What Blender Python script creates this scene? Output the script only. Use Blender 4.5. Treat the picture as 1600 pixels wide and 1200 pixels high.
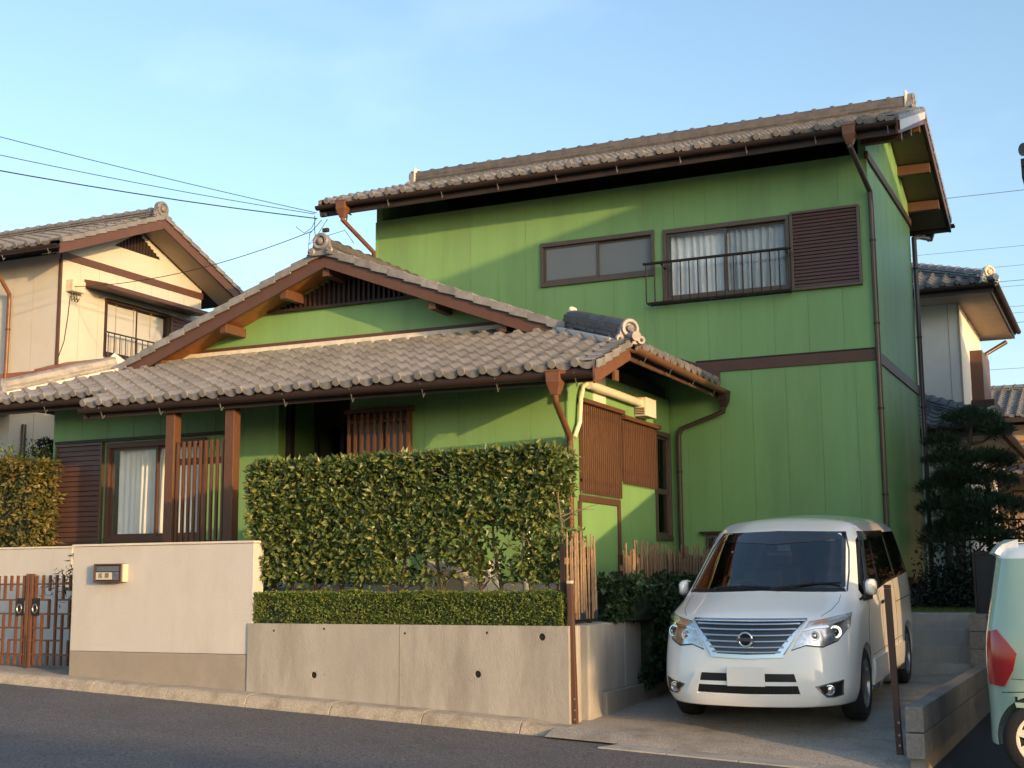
import bpy, bmesh, math, random
from mathutils import Vector, Matrix
from mathutils.bvhtree import BVHTree
rnd = random.Random(7)
S = bpy.context.scene
for o in list(bpy.data.objects):
    bpy.data.objects.remove(o)
COL = S.collection
R = math.radians
# World axes: +X along the street, +Y away from the street, z = 0 at the photographer's eye.
# ------------------------------------------------------------------ camera
cam_d = bpy.data.cameras.new('camera'); cam = bpy.data.objects.new('camera', cam_d); COL.objects.link(cam)
cam_d.sensor_width = 36.0; cam_d.lens = 2047.1 / 1600 * 36.0
cam_d.clip_start = 0.1; cam_d.clip_end = 2000
YAW, PITCH, ROLL = -0.43767, 0.14765, -0.0074
fw = Vector((math.sin(YAW) * math.cos(PITCH), math.cos(YAW) * math.cos(PITCH), math.sin(PITCH)))
r0 = Vector((math.cos(YAW), -math.sin(YAW), 0)); u0 = r0.cross(fw)
cr = math.cos(ROLL) * r0 + math.sin(ROLL) * u0; cu = -math.sin(ROLL) * r0 + math.cos(ROLL) * u0
cam.matrix_world = Matrix(((cr.x, cu.x, -fw.x, 0), (cr.y, cu.y, -fw.y, 0), (cr.z, cu.z, -fw.z, 0), (0, 0, 0, 1)))
S.camera = cam
# ------------------------------------------------------------------ light
SUN_AZ, SUN_EL = R(64), R(8.1)          # azimuth from -Y towards +X
sdir = Vector((math.sin(SUN_AZ) * math.cos(SUN_EL), -math.cos(SUN_AZ) * math.cos(SUN_EL), math.sin(SUN_EL)))
sun_d = bpy.data.lights.new('sun', 'SUN'); sun_d.energy = 1.75; sun_d.angle = R(0.53); sun_d.color = (1.0, 0.60, 0.26)
sun = bpy.data.objects.new('sun', sun_d); COL.objects.link(sun)
sun.rotation_euler = sdir.to_track_quat('Z', 'Y').to_euler()
W = bpy.data.worlds.new('World'); S.world = W; W.use_nodes = True
nt = W.node_tree; nt.nodes.clear()
out = nt.nodes.new('ShaderNodeOutputWorld'); bg = nt.nodes.new('ShaderNodeBackground')
sky = nt.nodes.new('ShaderNodeTexSky'); sky.sky_type = 'NISHITA'; sky.sun_disc = False
sky.sun_elevation = SUN_EL
sky.sun_rotation = math.atan2(sdir.x, sdir.y)
sky.altitude = 50; sky.air_density = 1.0; sky.dust_density = 2.5; sky.ozone_density = 1.7
# thin soft cloud veil, the same over the whole dome
tc = nt.nodes.new('ShaderNodeTexCoord'); mp = nt.nodes.new('ShaderNodeMapping'); mp.inputs['Scale'].default_value = (1.6, 1.6, 4.0)
nz = nt.nodes.new('ShaderNodeTexNoise'); nz.inputs['Scale'].default_value = 2.3; nz.inputs['Detail'].default_value = 7; nz.inputs['Roughness'].default_value = 0.52
rp = nt.nodes.new('ShaderNodeValToRGB'); rp.color_ramp.elements[0].position = 0.55; rp.color_ramp.elements[1].position = 0.80
rp.color_ramp.elements[0].color = (0.0, 0.0, 0.0, 1); rp.color_ramp.elements[1].color = (0.12, 0.12, 0.12, 1)
mx = nt.nodes.new('ShaderNodeMixRGB'); mx.inputs[2].default_value = (4.2, 4.4, 5.0, 1)
nt.links.new(tc.outputs['Generated'], mp.inputs['Vector']); nt.links.new(mp.outputs[0], nz.inputs['Vector'])
nt.links.new(nz.outputs['Fac'], rp.inputs[0]); nt.links.new(rp.outputs[0], mx.inputs[0])
nt.links.new(sky.outputs[0], mx.inputs[1]); nt.links.new(mx.outputs[0], bg.inputs[0])
bg.inputs[1].default_value = 0.15
nt.links.new(bg.outputs[0], out.inputs[0])
S.view_settings.view_transform = 'Standard'; S.view_settings.look = 'None'
S.view_settings.exposure = 1.5; S.view_settings.gamma = 1.0; S.view_settings.use_curve_mapping = False
S.render.engine = 'CYCLES'
S.render.resolution_x = 1024; S.render.resolution_y = 768

# ------------------------------------------------------------------ materials
MATS = {}
def lin(r, g, b):
    f = lambda c: (c / 255 / 12.92) if c <= 10 else ((c / 255 + 0.055) / 1.055) ** 2.4
    return (f(r), f(g), f(b))
def mat(name, col, rough=0.6, metal=0.0, var=0.12, scale=3.0, bump=0.0, bscale=60, rand=0.0, spec=0.5, coat=0.0,
        stain=None, stain_scale=1.2, stretch=None, trans=0.0, ior=1.45, alpha=1.0, sheen=0.0, sss=0.0):
    m = bpy.data.materials.new(name); m.use_nodes = True; n = m.node_tree; L = n.links
    b = n.nodes['Principled BSDF']
    b.inputs['Roughness'].default_value = rough; b.inputs['Metallic'].default_value = metal
    b.inputs['Specular IOR Level'].default_value = spec; b.inputs['Coat Weight'].default_value = coat; b.inputs['Coat Roughness'].default_value = 0.05
    b.inputs['Transmission Weight'].default_value = trans; b.inputs['IOR'].default_value = ior; b.inputs['Alpha'].default_value = alpha
    t = n.nodes.new('ShaderNodeTexCoord'); src = t.outputs['Object']
    if stretch:
        mp = n.nodes.new('ShaderNodeMapping'); mp.inputs['Scale'].default_value = stretch
        L.new(src, mp.inputs['Vector']); src = mp.outputs[0]
    z = n.nodes.new('ShaderNodeTexNoise'); z.inputs['Scale'].default_value = scale; z.inputs['Detail'].default_value = 6; z.inputs['Roughness'].default_value = 0.6
    L.new(src, z.inputs['Vector'])
    mr = n.nodes.new('ShaderNodeMapRange'); mr.inputs['From Min'].default_value = 0.3; mr.inputs['From Max'].default_value = 0.7
    mr.inputs['To Min'].default_value = 1 - var; mr.inputs['To Max'].default_value = 1 + var
    L.new(z.outputs['Fac'], mr.inputs['Value'])
    val = mr.outputs[0]
    if rand:
        oi = n.nodes.new('ShaderNodeObjectInfo'); m2 = n.nodes.new('ShaderNodeMapRange')
        m2.inputs['To Min'].default_value = 1 - rand; m2.inputs['To Max'].default_value = 1 + rand
        L.new(oi.outputs['Random'], m2.inputs['Value'])
        mu = n.nodes.new('ShaderNodeMath'); mu.operation = 'MULTIPLY'; L.new(val, mu.inputs[0]); L.new(m2.outputs[0], mu.inputs[1]); val = mu.outputs[0]
    hs = n.nodes.new('ShaderNodeHueSaturation'); hs.inputs['Color'].default_value = (*col, 1); L.new(val, hs.inputs['Value'])
    res = hs.outputs[0]
    if stain:
        z2 = n.nodes.new('ShaderNodeTexNoise'); z2.inputs['Scale'].default_value = stain_scale; z2.inputs['Detail'].default_value = 8; z2.inputs['Roughness'].default_value = 0.7
        L.new(src, z2.inputs['Vector'])
        r2 = n.nodes.new('ShaderNodeValToRGB'); r2.color_ramp.elements[0].position = 0.48; r2.color_ramp.elements[1].position = 0.72
        r2.color_ramp.elements[1].color = (stain[3],) * 3 + (1,)
        L.new(z2.outputs['Fac'], r2.inputs[0])
        mi = n.nodes.new('ShaderNodeMixRGB'); mi.inputs[2].default_value = (*stain[:3], 1); L.new(r2.outputs[0], mi.inputs[0]); L.new(res, mi.inputs[1]); res = mi.outputs[0]
    L.new(res, b.inputs['Base Color'])
    if bump:
        z3 = n.nodes.new('ShaderNodeTexNoise'); z3.inputs['Scale'].default_value = bscale; z3.inputs['Detail'].default_value = 4
        L.new(src, z3.inputs['Vector'])
        bp = n.nodes.new('ShaderNodeBump'); bp.inputs['Strength'].default_value = bump; bp.inputs['Distance'].default_value = 0.01
        L.new(z3.outputs['Fac'], bp.inputs['Height']); L.new(bp.outputs[0], b.inputs['Normal'])
    MATS[name] = m
    return m
def leafmat(name, c1, c2, c3, rough=0.42, mixscale=30, translu=0.25):
    m = bpy.data.materials.new(name); m.use_nodes = True; n = m.node_tree; L = n.links
    b = n.nodes['Principled BSDF']; b.inputs['Roughness'].default_value = rough
    t = n.nodes.new('ShaderNodeTexCoord')
    v = n.nodes.new('ShaderNodeTexNoise'); v.inputs['Scale'].default_value = mixscale; v.inputs['Detail'].default_value = 2; L.new(t.outputs['Object'], v.inputs['Vector'])
    r = n.nodes.new('ShaderNodeValToRGB'); e = r.color_ramp.elements
    e[0].position = 0.35; e[0].color = (*c1, 1); e[1].position = 0.52; e[1].color = (*c2, 1); x = e.new(0.72); x.color = (*c3, 1)
    L.new(v.outputs['Fac'], r.inputs[0]); L.new(r.outputs[0], b.inputs['Base Color'])
    tr = n.nodes.new('ShaderNodeBsdfTranslucent'); L.new(r.outputs[0], tr.inputs['Color'])
    ms = n.nodes.new('ShaderNodeMixShader'); ms.inputs[0].default_value = translu
    L.new(b.outputs[0], ms.inputs[1]); L.new(tr.outputs[0], ms.inputs[2]); L.new(ms.outputs[0], n.nodes['Material Output'].inputs['Surface'])
    MATS[name] = m
    return m
GREEN = (0.185, 0.36, 0.14)
mat('siding', GREEN, 0.45, var=0.09, scale=2.2, bump=0.12, bscale=120, stretch=(1, 1, 0.10), stain=(0.15, 0.26, 0.115, 0.6), stain_scale=3.0)
mat('siding_back', (0.165, 0.30, 0.11), 0.6)
mat('brown_trim', (0.092, 0.046, 0.033), 0.45, var=0.10, scale=6)
mat('brown_dark', (0.032, 0.019, 0.017), 0.5, var=0.1)
mat('brown_sash', (0.115, 0.085, 0.07), 0.35, metal=0.35, var=0.05)
mat('shutter', (0.105, 0.060, 0.055), 0.42, metal=0.1, var=0.06)
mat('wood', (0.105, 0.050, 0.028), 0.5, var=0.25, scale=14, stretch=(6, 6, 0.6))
mat('wood_lit', (0.30, 0.12, 0.035), 0.55, var=0.2, scale=14)  # lighter copy of wood, orange sunlight put into the colour
mat('soffit', (0.16, 0.12, 0.075), 0.8, var=0.1, scale=5, stretch=(1, 12, 1))
mat('tile', (0.205, 0.205, 0.215), 0.40, var=0.22, scale=9, rand=0.16, bump=0.12, bscale=90, stain=(0.085, 0.08, 0.075, 0.55), stain_scale=6)
mat('tile_far', (0.165, 0.165, 0.175), 0.38, var=0.25, scale=5, bump=0.1, bscale=90)
mat('tile_blue', (0.16, 0.17, 0.19), 0.33, var=0.25, scale=5)
mat('tile_ridge', (0.095, 0.088, 0.088), 0.42, var=0.25, scale=9, rand=0.2)  # darker than the field tiles, ridge shade put into the colour
mat('plaster', (0.62, 0.58, 0.52), 0.8, var=0.12, scale=12, bump=0.2)
mat('copper', (0.15, 0.068, 0.038), 0.42, var=0.15, scale=8)
mat('pipe_dark', (0.085, 0.065, 0.055), 0.28, metal=0.3, var=0.06)
mat('iron', (0.035, 0.028, 0.026), 0.45, metal=0.4)
mat('steel', (0.45, 0.45, 0.44), 0.35, metal=0.9)
mat('white_wall', (0.50, 0.495, 0.485), 0.85, var=0.05, scale=1.6, bump=0.45, bscale=160, stain=(0.40, 0.385, 0.365, 0.5), stain_scale=2.4, stretch=(1, 1, 0.35))
mat('white_cap', (0.60, 0.56, 0.50), 0.8, var=0.1)
mat('concrete', (0.345, 0.335, 0.315), 0.88, var=0.14, scale=2.6, bump=0.45, bscale=110, stain=(0.20, 0.185, 0.165, 0.75), stain_scale=2.2, stretch=(1, 1, 0.28))
mat('concrete_base', (0.285, 0.26, 0.23), 0.9, var=0.16, scale=1.4, bump=0.3, bscale=90, stain=(0.19, 0.175, 0.155, 0.55), stain_scale=1.6)
mat('concrete_floor', (0.33, 0.305, 0.27), 0.95, var=0.45, scale=75, bump=0.9, bscale=80, stain=(0.15, 0.13, 0.11, 0.75), stain_scale=1.8)
mat('kerb', (0.36, 0.325, 0.27), 0.95, var=0.3, scale=70, bump=0.45, bscale=90, stain=(0.17, 0.14, 0.10, 0.8), stain_scale=5)
mat('block', (0.23, 0.21, 0.19), 0.95, var=0.25, scale=30, bump=0.7, bscale=110, rand=0.12)
mat('asphalt', (0.110, 0.108, 0.115), 0.85, var=0.8, scale=48, bump=1.0, bscale=60, stain=(0.07, 0.068, 0.07, 0.6), stain_scale=1.4)
mat('asphalt_dark', (0.035, 0.036, 0.038), 0.8, var=0.3, scale=60, bump=0.5, bscale=120)
mat('soil', (0.10, 0.075, 0.055), 0.95, var=0.3, scale=8, bump=0.6, bscale=40)
mat('lawn', (0.055, 0.10, 0.03), 0.9, var=0.35, scale=14, bump=0.6, bscale=60)
mat('cream', (0.50, 0.49, 0.46), 0.7, var=0.05, scale=1.5, bump=0.1, stain=(0.45, 0.41, 0.33, 0.3))
mat('cream_far', (0.70, 0.68, 0.63), 0.7, var=0.06, scale=1.5)
mat('tan_wall', (0.42, 0.33, 0.25), 0.8, var=0.08)
mat('red_brown', (0.24, 0.085, 0.05), 0.5, var=0.12)
mat('white_plastic', (0.72, 0.70, 0.62), 0.4, var=0.04)
mat('duct', (0.70, 0.66, 0.55), 0.4, var=0.04)
mat('curtain', (0.82, 0.83, 0.84), 0.9, var=0.06)
mat('curtain_grey', (0.50, 0.53, 0.56), 0.9, var=0.06)
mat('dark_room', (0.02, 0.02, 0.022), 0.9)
mat('frosted_pale', (0.42, 0.44, 0.45), 0.25, var=0.05, scale=2)
mat('frosted', (0.17, 0.19, 0.21), 0.22, var=0.05, scale=2)
mat('lattice_gap_lit', (0.40, 0.24, 0.10), 0.6, var=0.5, scale=40, stretch=(1, 1, .2))  # tan paints the sunlit wall and glass between the lattice slats
mat('bamboo', (0.20, 0.135, 0.085), 0.5, var=0.3, scale=20, rand=0.2)
mat('gate_wood', (0.13, 0.060, 0.034), 0.5, var=0.15, scale=10)
mat('bark', (0.10, 0.075, 0.055), 0.9, var=0.3, scale=18, bump=0.8, bscale=40)
mat('twig', (0.16, 0.12, 0.08), 0.9, var=0.2)
mat('cable', (0.02, 0.03, 0.03), 0.6)
mat('black_panel', (0.022, 0.022, 0.026), 0.5)
mat('pale_box', (0.55, 0.50, 0.40), 0.5, var=0.05)
mat('blue_grey', (0.10, 0.12, 0.15), 0.5)
mat('sign_pale', (0.52, 0.50, 0.42), 0.5, var=0.03)
mat('ink', (0.02, 0.018, 0.015), 0.6)
mat('glass_lens', (0.10, 0.10, 0.11), 0.1)
def glassmat(name, tint, refl=0.25, rough=0.03, alpha=0.35):
    m = bpy.data.materials.new(name); m.use_nodes = True; n = m.node_tree; L = n.links; n.nodes.clear()
    o = n.nodes.new('ShaderNodeOutputMaterial'); g = n.nodes.new('ShaderNodeBsdfGlossy'); g.inputs['Roughness'].default_value = rough
    t = n.nodes.new('ShaderNodeBsdfTransparent'); t.inputs['Color'].default_value = (*tint, 1)
    f = n.nodes.new('ShaderNodeFresnel'); f.inputs['IOR'].default_value = 1.52
    a = n.nodes.new('ShaderNodeMath'); a.operation = 'MULTIPLY_ADD'; a.inputs[1].default_value = 1.0; a.inputs[2].default_value = refl
    z = n.nodes.new('ShaderNodeTexNoise'); z.inputs['Scale'].default_value = 1.3
    bp = n.nodes.new('ShaderNodeBump'); bp.inputs['Strength'].default_value = 0.03; L.new(z.outputs['Fac'], bp.inputs['Height']); L.new(bp.outputs[0], g.inputs['Normal'])
    m2 = n.nodes.new('ShaderNodeMixShader'); L.new(f.outputs[0], a.inputs[0])
    ge = n.nodes.new('ShaderNodeNewGeometry'); iv_ = n.nodes.new('ShaderNodeMath'); iv_.operation = 'SUBTRACT'; iv_.inputs[0].default_value = 1.0; L.new(ge.outputs['Backfacing'], iv_.inputs[1])
    mm_ = n.nodes.new('ShaderNodeMath'); mm_.operation = 'MULTIPLY'; L.new(a.outputs[0], mm_.inputs[0]); L.new(iv_.outputs[0], mm_.inputs[1]); L.new(mm_.outputs[0], m2.inputs[0]); L.new(t.outputs[0], m2.inputs[1]); L.new(g.outputs[0], m2.inputs[2])
    L.new(m2.outputs[0], o.inputs['Surface']); MATS[name] = m
glassmat('glass', (0.93, 0.95, 0.96), 0.02)
glassmat('glass_dark', (0.10, 0.11, 0.12), 0.05)
glassmat('windscreen', (0.36, 0.43, 0.52), 0.08)  # blue tint puts a hint of sky reflection into the glass
leafmat('leaf_hedge', (0.036, 0.072, 0.024), (0.10, 0.15, 0.042), (0.28, 0.25, 0.06), mixscale=20, rough=.36)
leafmat('leaf_box', (0.055, 0.10, 0.02), (0.12, 0.18, 0.034), (0.21, 0.24, 0.05), mixscale=16)
leafmat('leaf_sunlit_dry', (0.06, 0.075, 0.02), (0.13, 0.12, 0.03), (0.24, 0.16, 0.045), mixscale=12)  # hedge's golden sunlight put into the colours; also serves dry leaves
leafmat('leaf_ivy', (0.012, 0.032, 0.012), (0.028, 0.060, 0.022), (0.06, 0.11, 0.04), mixscale=14)
leafmat('leaf_pine', (0.020, 0.040, 0.020), (0.042, 0.075, 0.034), (0.08, 0.115, 0.055), mixscale=10)
leafmat('leaf_dark', (0.010, 0.020, 0.012), (0.018, 0.034, 0.018), (0.06, 0.08, 0.05), mixscale=14)
leafmat('leaf_tree', (0.03, 0.06, 0.02), (0.05, 0.09, 0.03), (0.09, 0.12, 0.04), mixscale=6)

# ------------------------------------------------------------------ mesh builder
class MB:
    def __init__(s): s.v = []; s.f = []; s.m = []
    def add(s, vs, fs, mi=0):
        b = len(s.v); s.v += [tuple(p) for p in vs]
        for f in fs: s.f.append(tuple(b + i for i in f)); s.m.append(mi)
        return s
    def box(s, x0, x1, y0, y1, z0, z1, mi=0):
        vs = [(x, y, z) for z in (z0, z1) for y in (y0, y1) for x in (x0, x1)]
        return s.add(vs, [(0, 2, 3, 1), (4, 5, 7, 6), (0, 1, 5, 4), (2, 6, 7, 3), (0, 4, 6, 2), (1, 3, 7, 5)], mi)
    def obox(s, c, ax, ay, az, hx, hy, hz, mi=0):
        c = Vector(c); vs = []
        for k in (-1, 1):
            for j in (-1, 1):
                for i in (-1, 1): vs.append(c + ax * (i * hx) + ay * (j * hy) + az * (k * hz))
        return s.add(vs, [(0, 2, 3, 1), (4, 5, 7, 6), (0, 1, 5, 4), (2, 6, 7, 3), (0, 4, 6, 2), (1, 3, 7, 5)], mi)
    def beam(s, p0, p1, w, h, up=(0, 0, 1), mi=0):
        p0 = Vector(p0); p1 = Vector(p1); d = (p1 - p0); l = d.length; d.normalize()
        sx = d.cross(Vector(up))
        if sx.length < 1e-5: sx = d.cross(Vector((0, 1, 0)))
        sx.normalize(); uu = sx.cross(d)
        return s.obox((p0 + p1) / 2, sx, d, uu, w / 2, l / 2, h / 2, mi)
    def tube(s, pts, r, n=8, cap=True, mi=0):
        pts = [Vector(p) for p in pts]; rs = r if isinstance(r, (list, tuple)) else [r] * len(pts); vs = []; fs = []
        ref = None
        for i, p in enumerate(pts):
            if i == 0: t = pts[1] - p
            elif i == len(pts) - 1: t = p - pts[i - 1]
            else: t = (pts[i + 1] - p).normalized() + (p - pts[i - 1]).normalized()
            if t.length < 1e-9: t = Vector((0, 0, 1))
            t.normalize()
            if ref is None:
                ref = t.orthogonal().normalized()
            ref = (ref - t * ref.dot(t))
            if ref.length < 1e-6: ref = t.orthogonal()
            ref.normalize(); b = t.cross(ref)
            for k in range(n):
                a = 2 * math.pi * k / n; vs.append(p + ref * (rs[i] * math.cos(a)) + b * (rs[i] * math.sin(a)))
        for i in range(len(pts) - 1):
            for k in range(n):
                fs.append((i * n + k, i * n + (k + 1) % n, (i + 1) * n + (k + 1) % n, (i + 1) * n + k))
        if cap:
            fs.append(tuple(reversed(range(n)))); fs.append(tuple(range((len(pts) - 1) * n, len(pts) * n)))
        return s.add(vs, fs, mi)
    def prism(s, poly, d, mi=0):
        """poly: list of 3D points (planar), extruded by vector d"""
        n = len(poly); d = Vector(d); vs = [Vector(p) for p in poly] + [Vector(p) + d for p in poly]
        fs = [tuple(reversed(range(n))), tuple(range(n, 2 * n))] + [(i, (i + 1) % n, n + (i + 1) % n, n + i) for i in range(n)]
        return s.add(vs, fs, mi)
    def lathe(s, c, axis, prof, n=16, mi=0):
        """prof: list of (dist along axis, radius)"""
        axis = Vector(axis).normalized(); a = axis.orthogonal().normalized(); b = axis.cross(a); c = Vector(c); vs = []; fs = []
        for (h, r) in prof:
            for k in range(n):
                t = 2 * math.pi * k / n; vs.append(c + axis * h + a * (r * math.cos(t)) + b * (r * math.sin(t)))
        for i in range(len(prof) - 1):
            for k in range(n): fs.append((i * n + k, i * n + (k + 1) % n, (i + 1) * n + (k + 1) % n, (i + 1) * n + k))
        if prof[0][1] > 1e-5: fs.append(tuple(reversed(range(n))))
        if prof[-1][1] > 1e-5: fs.append(tuple(range((len(prof) - 1) * n, len(prof) * n)))
        return s.add(vs, fs, mi)
    def quad(s, a, b, c, d, mi=0): return s.add([a, b, c, d], [(0, 1, 2, 3)], mi)
    def mesh(s, name, off=(0, 0, 0), mats=()):
        me = bpy.data.meshes.new(name)
        ox, oy, oz = off
        me.from_pydata([(x - ox, y - oy, z - oz) for x, y, z in s.v], [], s.f)
        for m in mats: me.materials.append(MATS[m] if isinstance(m, str) else m)
        if any(s.m): me.polygons.foreach_set('material_index', s.m)
        me.update()
        return me
ORG = {}
def thing(name, loc, label, cat, group=None, rot=None):
    o = bpy.data.objects.new(name, None); COL.objects.link(o); o.location = loc; o.empty_display_size = 0.2
    if rot: o.rotation_euler = rot
    o['label'] = label; o['category'] = cat
    if group: o['group'] = group
    ORG[o.name] = tuple(loc)
    return o
def fixn(me):
    bm = bmesh.new(); bm.from_mesh(me); bmesh.ops.recalc_face_normals(bm, faces=bm.faces); bm.to_mesh(me); bm.free()
def smooth_by_angle(me, ang=40):
    for p in me.polygons: p.use_smooth = True
    try: me.set_sharp_from_angle(angle=R(ang))
    except Exception: pass
def part(name, mb, m, parent, smooth=None, bevel=0, kind=None, label=None, fix=True):
    """link a mesh as a part of parent (world-coordinate input)"""
    off = ORG.get(parent.name, (0, 0, 0)) if parent else (0, 0, 0)
    mats = m if isinstance(m, (list, tuple)) else [m]
    me = mb.mesh(name, off, mats)
    if fix: fixn(me)
    if smooth: smooth_by_angle(me, smooth if smooth is not True else 40)
    o = bpy.data.objects.new(name, me); COL.objects.link(o)
    if parent: o.parent = parent; ORG[o.name] = off
    if bevel:
        bv = o.modifiers.new('bevel', 'BEVEL'); bv.width = bevel; bv.segments = 2; bv.limit_method = 'ANGLE'; bv.angle_limit = R(40)
    if kind: o['kind'] = kind
    if label: o['label'] = label
    return o
def single(name, mb, m, label, cat, group=None, loc=None, **kw):
    off = loc or (0, 0, 0); mats = m if isinstance(m, (list, tuple)) else [m]
    me = mb.mesh(name, off, mats); fixn(me)
    if kw.get('smooth'): smooth_by_angle(me, 40)
    o = bpy.data.objects.new(name, me); COL.objects.link(o); o.location = off
    if kw.get('bevel'):
        bv = o.modifiers.new('bevel', 'BEVEL'); bv.width = kw['bevel']; bv.segments = 2; bv.limit_method = 'ANGLE'
    o['label'] = label; o['category'] = cat
    if group: o['group'] = group
    return o
def struct(name, mb, m, bevel=0):
    me = mb.mesh(name, (0, 0, 0), m if isinstance(m, (list, tuple)) else [m]); fixn(me)
    o = bpy.data.objects.new(name, me); COL.objects.link(o); o['kind'] = 'structure'
    if bevel:
        bv = o.modifiers.new('bevel', 'BEVEL'); bv.width = bevel; bv.segments = 2; bv.limit_method = 'ANGLE'
    return o
def inst(name, me, mtx, parent):
    """object sharing mesh data; mtx in world space"""
    o = bpy.data.objects.new(name, me); COL.objects.link(o)
    off = ORG.get(parent.name, (0, 0, 0)); o.parent = parent
    o.matrix_local = Matrix.Translation(Vector(off)).inverted() @ mtx
    return o
def merge_into(mb, verts, faces, mtx, mi=0):
    mb.add([mtx @ Vector(v) for v in verts], faces, mi)
def frame_mtx(o, x, y, z):
    x = Vector(x); y = Vector(y); z = Vector(z); o = Vector(o)
    return Matrix(((x.x, y.x, z.x, o.x), (x.y, y.y, z.y, o.y), (x.z, y.z, z.z, o.z), (0, 0, 0, 1)))
def rects_minus(rect, holes):
    """axis-aligned rect (a0,a1,b0,b1) minus holes -> list of rects"""
    out = [rect]
    for h in holes:
        nxt = []
        for r in out:
            a0, a1, b0, b1 = max(r[0], h[0]), min(r[1], h[1]), max(r[2], h[2]), min(r[3], h[3])
            if a0 >= a1 or b0 >= b1: nxt.append(r); continue
            if r[0] < a0: nxt.append((r[0], a0, r[2], r[3]))
            if a1 < r[1]: nxt.append((a1, r[1], r[2], r[3]))
            if r[2] < b0: nxt.append((a0, a1, r[2], b0))
            if b1 < r[3]: nxt.append((a0, a1, b1, r[3]))
        out = nxt
    return [r for r in out if r[1] - r[0] > 1e-4 and r[3] - r[2] > 1e-4]
# ================================================================== setting
def zc(x): return -1.01 - 0.0445 * (max(-26, min(22, x)) + 10.53)      # top of kerb along the sloping street
def zroad(x): return zc(x) - 0.11
def zdrive(x, y):
    t = max(0.0, min(1.0, (y - 11.0) / 1.4)); t = t * t * (3 - 2 * t)
    a = zc(x) - 0.03; b = -1.27 + 0.04 * (y - 12.2)
    if y < 11.0:
        k = (11.0 - y) / 0.28; a = a * (1 - k) + (zroad(x) + 0.012) * k
        return a
    return a * (1 - t) + b * t
def sheet(name, x0, x1, y0, y1, nx, ny, zf, m, kind='structure'):
    mb = MB(); vs = []; fs = []
    for j in range(ny + 1):
        for i in range(nx + 1):
            x = x0 + (x1 - x0) * i / nx; y = y0 + (y1 - y0) * j / ny; vs.append((x, y, zf(x, y)))
    for j in range(ny):
        for i in range(nx):
            a = j * (nx + 1) + i; fs.append((a, a + 1, a + nx + 2, a + nx + 1))
    mb.add(vs, fs)
    o = struct(name, mb, m); smooth_by_angle(o.data, 60); return o
sheet('ground', -400, 400, -300, 500, 80, 2, lambda x, y: zroad(x) - 0.05, 'soil')
sheet('road', -80, 80, 5.0, 10.86, 80, 1, lambda x, y: zroad(x), 'asphalt')
sheet('far_side_pavement', -80, 80, -3.0, 5.0, 80, 1, lambda x, y: zroad(x) + 0.02, 'asphalt')
# yards behind the kerb
sheet('garden_ground', -10.5, -4.74, 11.35, 17.2, 1, 1, lambda x, y: -0.46, 'soil')
sheet('garden_ground', -60, -12.6, 12.95, 17.2, 1, 1, lambda x, y: -0.46, 'soil')
sheet('garden_ground', -12.6, -10.5, 13.0, 17.2, 1, 1, lambda x, y: -0.465, 'soil')
sheet('back_yard', -60, -1.6, 17.2, 130, 1, 1, lambda x, y: -0.47, 'soil')
sheet('back_yard', -1.6, 60, 17.2, 130, 1, 1, lambda x, y: -0.62, 'soil')
sheet('gate_path', -12.6, -10.6, 10.98, 13.0, 2, 4, lambda x, y: zc(x) - 0.02 + max(0, (y - 11.6)) * 0.04, 'concrete_floor')
sheet('parking_lot', -1.54, 14, 10.86, 17.2, 30, 4, lambda x, y: zroad(x) + 0.004 + (y - 10.86) * 0.004, 'asphalt_dark')
sheet('driveway', -4.74, -1.6, 10.74, 16.5, 16, 24, zdrive, 'concrete_floor')
# paved neighbour frontage left of the gate
sheet('side_path', -60, -12.6, 10.98, 12.95, 30, 1, lambda x, y: zc(x) - 0.02, 'concrete_floor')
# driveway joint strips (thin raised mortar lines across the slab)
mb = MB()
for (ax, ay, bx, by) in ((-4.62, 11.84, -1.72, 11.60), (-4.6, 13.6, -1.72, 13.6)):
    for k in range(12):
        x0 = ax + (bx - ax) * k / 12; x1 = ax + (bx - ax) * (k + 1) / 12; y0 = ay + (by - ay) * k / 12; y1 = ay + (by - ay) * (k + 1) / 12
        mb.quad((x0, y0 - .02, zdrive(x0, y0 - .02) + .005), (x1, y1 - .02, zdrive(x1, y1 - .02) + .005), (x1, y1 + .02, zdrive(x1, y1 + .02) + .005), (x0, y0 + .02, zdrive(x0, y0 + .02) + .005))
struct('driveway_joint', mb, 'kerb')
# kerb: separate stones on one bed
bed = struct('kerb_bed', MB().prism([(-22, 11.18, zc(-22) - .03), (-22, 10.97, zc(-22) - .03), (-4.6, 10.97, zc(-4.6) - .03), (-4.6, 11.18, zc(-4.6) - .03)], (0, 0, -0.25)), 'concrete_base')
x = -22.0
while x < -4.62:
    L = min(1.0 + rnd.uniform(-.02, .02), -4.5 - x); x1 = x + L - 0.008
    last = x1 > -4.8
    prof = [(11.21, 0.0), (11.02, -0.002), (10.975, -0.012), (10.945, -0.035), (10.90, -0.118), (10.90, -0.2), (11.21, -0.2)]
    mbk = MB(); n = len(prof); dz = rnd.uniform(-.004, .004)
    vs = [(x, y, zc(x) + z + dz) for y, z in prof] + [(x1, y, zc(x1) + z * (0.35 if last and z > -.15 else 1) + dz - (0.06 if last and z > -.1 else 0)) for y, z in prof]
    mbk.add(vs, [tuple(reversed(range(n))), tuple(range(n, 2 * n))] + [(i, (i + 1) % n, n + (i + 1) % n, n + i) for i in range(n)])
    part('kerb_stone', mbk, 'kerb', bed, bevel=0.006)
    x += L
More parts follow.
